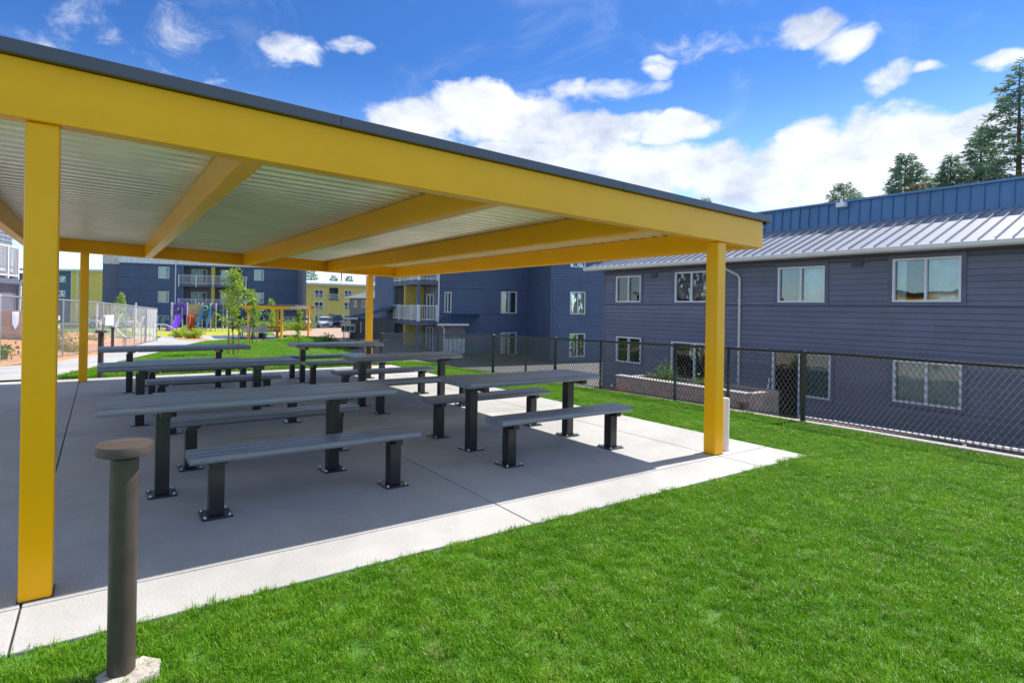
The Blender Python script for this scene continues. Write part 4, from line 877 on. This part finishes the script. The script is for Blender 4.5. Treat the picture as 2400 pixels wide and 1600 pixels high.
SH = [('bushy green shrub in the planting island left of its twin',5.1,41.2,.75,.7,500,LEAF1),('round bright shrub in the planting island beside the path',5.35,37.6,.7,.8,600,LEAF1),
 ('dark shrub on the lawn beside the utility shed',12.4,31.0,.6,.7,500,LEAF2),('spreading shrub at the right corner of the utility shed bed',13.5,30.2,.7,.5,450,LEAF2),
 ('gold grass clump on the gravel before the white car',18.6,56.5,1.0,.9,500,LEAFY),('green shrub on the gravel before the parked cars',17.3,57.5,1.2,1.0,600,LEAF1),('low shrub at the foot of the navy end wall',15.3,55.5,.9,.7,400,LEAFY),
 ('shrub below the meter wall left of the navy end wall',14.7,60,1.2,1.0,500,LEAF1),('pinkish shrub below the meter bank',16.0,61,.8,.8,300,NEED2),
 ('tall grassy shrub behind the pipe fence near the left rear post',-1.2,23.2,.8,.9,500,LEAFY),('yellow low shrub in the wood chips',-.75,21.6,.55,.35,350,LEAFY),('green shrub in the wood chips at the left edge',-2.35,17.6,.6,.55,450,LEAF2),
 ('small shrub in the far wood chips',-.1,30,.6,.6,250,LEAFY),('round shrub by the white exercise machine',1.2,34.5,.7,.6,250,LEAF1),('shrub behind the parked black car',28.3,72,1.6,1.6,400,LEAF2)]
for i, (lab, x_, y_, ra, h_, nl, m_) in enumerate(SH): shrub(lab, gp(x_,y_), ra, h_, nl, 40+i, m_, lsize=.1+.0022*y_)
shrub('bright green fern just behind the black fence', (9.6,7.0,-.75), .42, .75, 420, 77, LEAF1, .16, 'plants behind the black fence', True)
shrub('small red leaved plant behind the black fence', (9.7,5.0,-.62), .3, .6, 160, 78, mat('red_leaf',(.35,.09,.06),.5,trans=.3), .1, 'plants behind the black fence')
shrub('green shrub growing in the block planter', (14.7,7.6,YARD+1.25), .5, .5, 400, 79, LEAF2, .1, 'plants behind the black fence')
shrub('low shrub beside the sliding door in the planter', (14.6,6.1,YARD+1.25), .45, .3, 300, 80, LEAF2, .1, 'plants behind the black fence')
pr_ = sheet('planting_strip', [(8.95,-6),(11.6,-6),(11.6,20),(8.95,20)], GRAVEL, 1.2)
sheet('yard', [(8.9,-10),(34,-10),(34,24),(30,30),(22,33),(15.5,32),(12.5,28.5),(8.9,17)], mat('dark_paving',(.16,.155,.15),.9,bump=.2,bscale=30), .02)

def conifer(label, loc, Ht, rad, seed, m=NEED, start=.12, dens=1., openness=1.):
    r_ = np.random.default_rng(seed); t = thing('conifer', label, 'tree', loc, 0, 'conifers behind the houses')
    tr = MB().tube([(0,0,-1),(.1,0,Ht*.5),(0,.05,Ht*.98)],[Ht*.016,Ht*.010,.02],8); P = []; D = []
    nb = int(130*dens)
    for b in range(nb):
        u = start+(1-start)*(b/nb)**.9; z_ = Ht*u*.985; L = rad*((1-u)**.72)*r_.uniform(.55,1.2)+.15; a = b*2.39996+r_.uniform(-.5,.5)
        up = .35*(u-.45)+r_.uniform(-.12,.12); d = np.array([math.cos(a),math.sin(a),up]); n_ = max(6,int(L*20*openness))
        tt = np.sqrt(r_.uniform(.03,1,n_))[:,None]; cur = np.array([0,0,1])*(-.10*L*tt**2+.05*L*tt**4)
        base = np.array([0,0,z_]); end = base+d*L; tr.tube([base,base+d*L*.55-np.array([0,0,.03*L]),base+d*L*.97-np.array([0,0,.05*L])],[.045,.025,.008],3,False)
        sidev = np.array([-math.sin(a),math.cos(a),0]); off = r_.normal(size=(n_,1))*L*.13*(1.1-.6*tt)
        pts = base+d*L*tt+cur+sidev*off+np.array([0,0,1])*r_.normal(size=(n_,1))*.10
        for _ in range(3):
            P.append(pts+r_.normal(size=(n_,3))*.10); D.append(unit(d*.75+sidev*np.sign(off)*r_.uniform(.1,.9,(n_,1))+r_.normal(size=(n_,3))*.38))
    tr.build('trunk', BARK, t); leaf_mesh('crown', np.concatenate(P), np.concatenate(D), .46, .26, m, t, r_, .12); return t
def gc(x, y): return (x, y, -2.5)
conifer('tallest fir at the right picture edge above the blue roof', gc(61.7,10.6), 24.6, 5.8, 1, dens=.95, start=.2, openness=.85)
conifer('fir just left of the tallest tree above the roof', gc(62.8,13.2), 20.2, 4.6, 2, dens=.85, start=.2)
conifer('bushy fir between the tall firs above the blue roof', gc(63.4,15.4), 18.4, 5.0, 3, start=.2)
conifer('rounded dark fir left of the fir group', gc(60.1,17.6), 18.5, 5.4, 4, start=.2)
conifer('tan tipped small conifer in front of the fir group', gc(55,15.0), 14.6, 3.2, 6, NEED2, start=.2)
conifer('lone thin topped tree above the mansard roof', gc(66.2,25.2), 18.0, 9.0, 5, dens=1.0, start=.3, openness=.6)
conifer('small distant tree top poking above the shelter beam', gc(62.8,39.2), 18.2, 4.6, 9, dens=.7, start=.3, openness=.7)
conifer('low fir at the right edge behind the roof', gc(72,9.5), 17.5, 5, 21, start=.2)
for i in range(9):
    x_ = 44+i*5.2+random.uniform(-1,1); y_ = 152-i*1.5
    conifer(('first','second','third','fourth','fifth','sixth','seventh','eighth','ninth')[i]+' conifer from the left behind the yellow apartments', (x_,y_,-3), 13.5+random.uniform(-1,2.2), 4.6, 60+i, start=.1, dens=.8, openness=.6)

# ------------------------------------------------------------------ grass
GR = bpy.data.materials.new('grass_blade'); GR.use_nodes = True
def grass_material():
    t = GR.node_tree; N = t.nodes; L = t.links; b = N['Principled BSDF']; b.inputs['Roughness'].default_value = .42; b.inputs['Specular IOR Level'].default_value = .35
    oi = N.new('ShaderNodeObjectInfo'); g_ = N.new('ShaderNodeNewGeometry'); nz = N.new('ShaderNodeTexNoise'); nz.inputs['Scale'].default_value = 1.3; nz.inputs['Detail'].default_value = 6; L.new(g_.outputs['Position'], nz.inputs['Vector'])
    ad = N.new('ShaderNodeMath'); ad.operation = 'MULTIPLY_ADD'; ad.inputs[1].default_value = .45; L.new(oi.outputs['Random'], ad.inputs[0])
    m2 = N.new('ShaderNodeMath'); m2.operation = 'MULTIPLY'; m2.inputs[1].default_value = .65; L.new(nz.outputs[0], m2.inputs[0]); L.new(m2.outputs[0], ad.inputs[2])
    cr = N.new('ShaderNodeValToRGB'); e = cr.color_ramp.elements; e[0].position = .12; e[0].color = (.08,.195,.005,1); e[1].position = .88; e[1].color = (.29,.50,.028,1)
    x_ = cr.color_ramp.elements.new(.5); x_.color = (.14,.35,.007,1)
    L.new(ad.outputs[0], cr.inputs[0])
    fr_ = N.new('ShaderNodeMath'); fr_.operation = 'MULTIPLY'; fr_.inputs[1].default_value = 37.7; L.new(oi.outputs['Random'], fr_.inputs[0]); f2 = N.new('ShaderNodeMath'); f2.operation = 'FRACT'; L.new(fr_.outputs[0], f2.inputs[0])
    st_ = N.new('ShaderNodeMapRange'); st_.inputs[1].default_value = .93; st_.inputs[2].default_value = .99; st_.inputs[4].default_value = .6; L.new(f2.outputs[0], st_.inputs[0])
    sm_ = N.new('ShaderNodeMix'); sm_.data_type = 'RGBA'; sm_.inputs[7].default_value = (.52,.46,.20,1); L.new(st_.outputs[0], sm_.inputs[0]); L.new(cr.outputs[0], sm_.inputs[6])
    class _C: outputs = [sm_.outputs[2]]
    cr = _C
    L.new(cr.outputs[0], b.inputs['Base Color'])
    tr = N.new('ShaderNodeBsdfTranslucent'); L.new(cr.outputs[0], tr.inputs[0]); ms_ = N.new('ShaderNodeMixShader'); ms_.inputs[0].default_value = .38
    L.new(b.outputs[0], ms_.inputs[1]); L.new(tr.outputs[0], ms_.inputs[2]); L.new(ms_.outputs[0], N['Material Output'].inputs[0])
grass_material()
tufts = bpy.data.collections.new('grass_tufts')
for k in range(5):
    r_ = np.random.default_rng(100+k); V = []; Fc = []
    for i in range(34):
        a = r_.uniform(0,6.283); q = .055*math.sqrt(r_.uniform(0,1)); bx, by = q*math.cos(a), q*math.sin(a); h_ = r_.uniform(.028,.062); w_ = r_.uniform(.0014,.0026)
        la = r_.uniform(0,6.283); le = h_*r_.uniform(.15,.75); dx, dy = math.cos(la), math.sin(la); o_ = len(V)
        V += [(bx-dy*w_,by+dx*w_,0),(bx+dy*w_,by-dx*w_,0),(bx-dy*w_*.8+dx*le*.35,by+dx*w_*.8+dy*le*.35,h_*.6),(bx+dy*w_*.8+dx*le*.35,by-dx*w_*.8+dy*le*.35,h_*.6),(bx+dx*le,by+dy*le,h_*(.95-.25*le/h_))]
        Fc += [(o_,o_+1,o_+3,o_+2),(o_+2,o_+3,o_+4)]
    me = bpy.data.meshes.new('tuft'); me.from_pydata(V,[],Fc); me.materials.append(GR); o_ = bpy.data.objects.new('tuft', me); tufts.objects.link(o_)
def scatter(name, pts, density, smin, smax, seed, dz=-.015, edge=None):
    """grass over a plan polygon"""
    ob = sheet(name, pts, LAWN, dz, 3); ob['kind'] = 'stuff'
    ng = bpy.data.node_groups.new(name, 'GeometryNodeTree')
    ng.interface.new_socket('Geometry', in_out='INPUT', socket_type='NodeSocketGeometry'); ng.interface.new_socket('Geometry', in_out='OUTPUT', socket_type='NodeSocketGeometry')
    N = ng.nodes; L = ng.links; gi = N.new('NodeGroupInput'); go = N.new('NodeGroupOutput')
    dp = N.new('GeometryNodeDistributePointsOnFaces'); dp.inputs['Density'].default_value = density; dp.inputs['Seed'].default_value = seed
    ci = N.new('GeometryNodeCollectionInfo'); ci.inputs[0].default_value = tufts; ci.inputs[1].default_value = True; ci.inputs[2].default_value = True
    ip = N.new('GeometryNodeInstanceOnPoints'); ip.inputs['Pick Instance'].default_value = True
    rv = N.new('FunctionNodeRandomValue'); rv.data_type = 'FLOAT_VECTOR'; rv.inputs[0].default_value = (-.12,-.12,0); rv.inputs[1].default_value = (.12,.12,6.283)
    rs_ = N.new('FunctionNodeRandomValue'); rs_.data_type = 'FLOAT'; rs_.inputs[2].default_value = smin; rs_.inputs[3].default_value = smax
    L.new(gi.outputs[0], dp.inputs['Mesh']); L.new(dp.outputs['Points'], ip.inputs['Points']); L.new(ci.outputs[0], ip.inputs['Instance']); L.new(rv.outputs[0], ip.inputs['Rotation']); L.new(rs_.outputs[1], ip.inputs['Scale']); L.new(ip.outputs[0], go.inputs[0])
    md = ob.modifiers.new('scatter', 'NODES'); md.node_group = ng
    return ob
rw = random.Random(5)
edge_pts = [(x, -.50+rw.uniform(-.03,.035)+.02*math.sin(x*2.1)) for x in np.arange(6.68,-3.0,-.12)]
scatter('grass_front', [(-3,-4.0),(1.2,-4.0),(8.5,-4.0),(8.5,-.6)]+edge_pts, 1000, .42, .92, 1)
scatter('grass_side', [(6.70+rw.uniform(-.03,.03),y) for y in np.arange(9.7,-.66,-.2)]+[(8.52,-.62),(8.52,14.5),(6.7,14.5)], 620, .5, .95, 2)
scatter('grass_back', [(-.4,10),(8.5,10.05),(8.5,15),(8.4,27),(9.5,33.5),(7,33.6),(5.3,30.6),(3.8,25.6),(2.5,20.8),(1.3,16.7),(.5,13.8),(-.3,11)], 130, 1.3, 2.4, 3)
scatter('grass_far', [(11.6,36),(9.5,33.6),(8.5,27),(8.5,16),(8.75,16),(13.2,31.5),(14.2,38),(13.3,46),(13.9,42)], 40, 2, 4, 4)
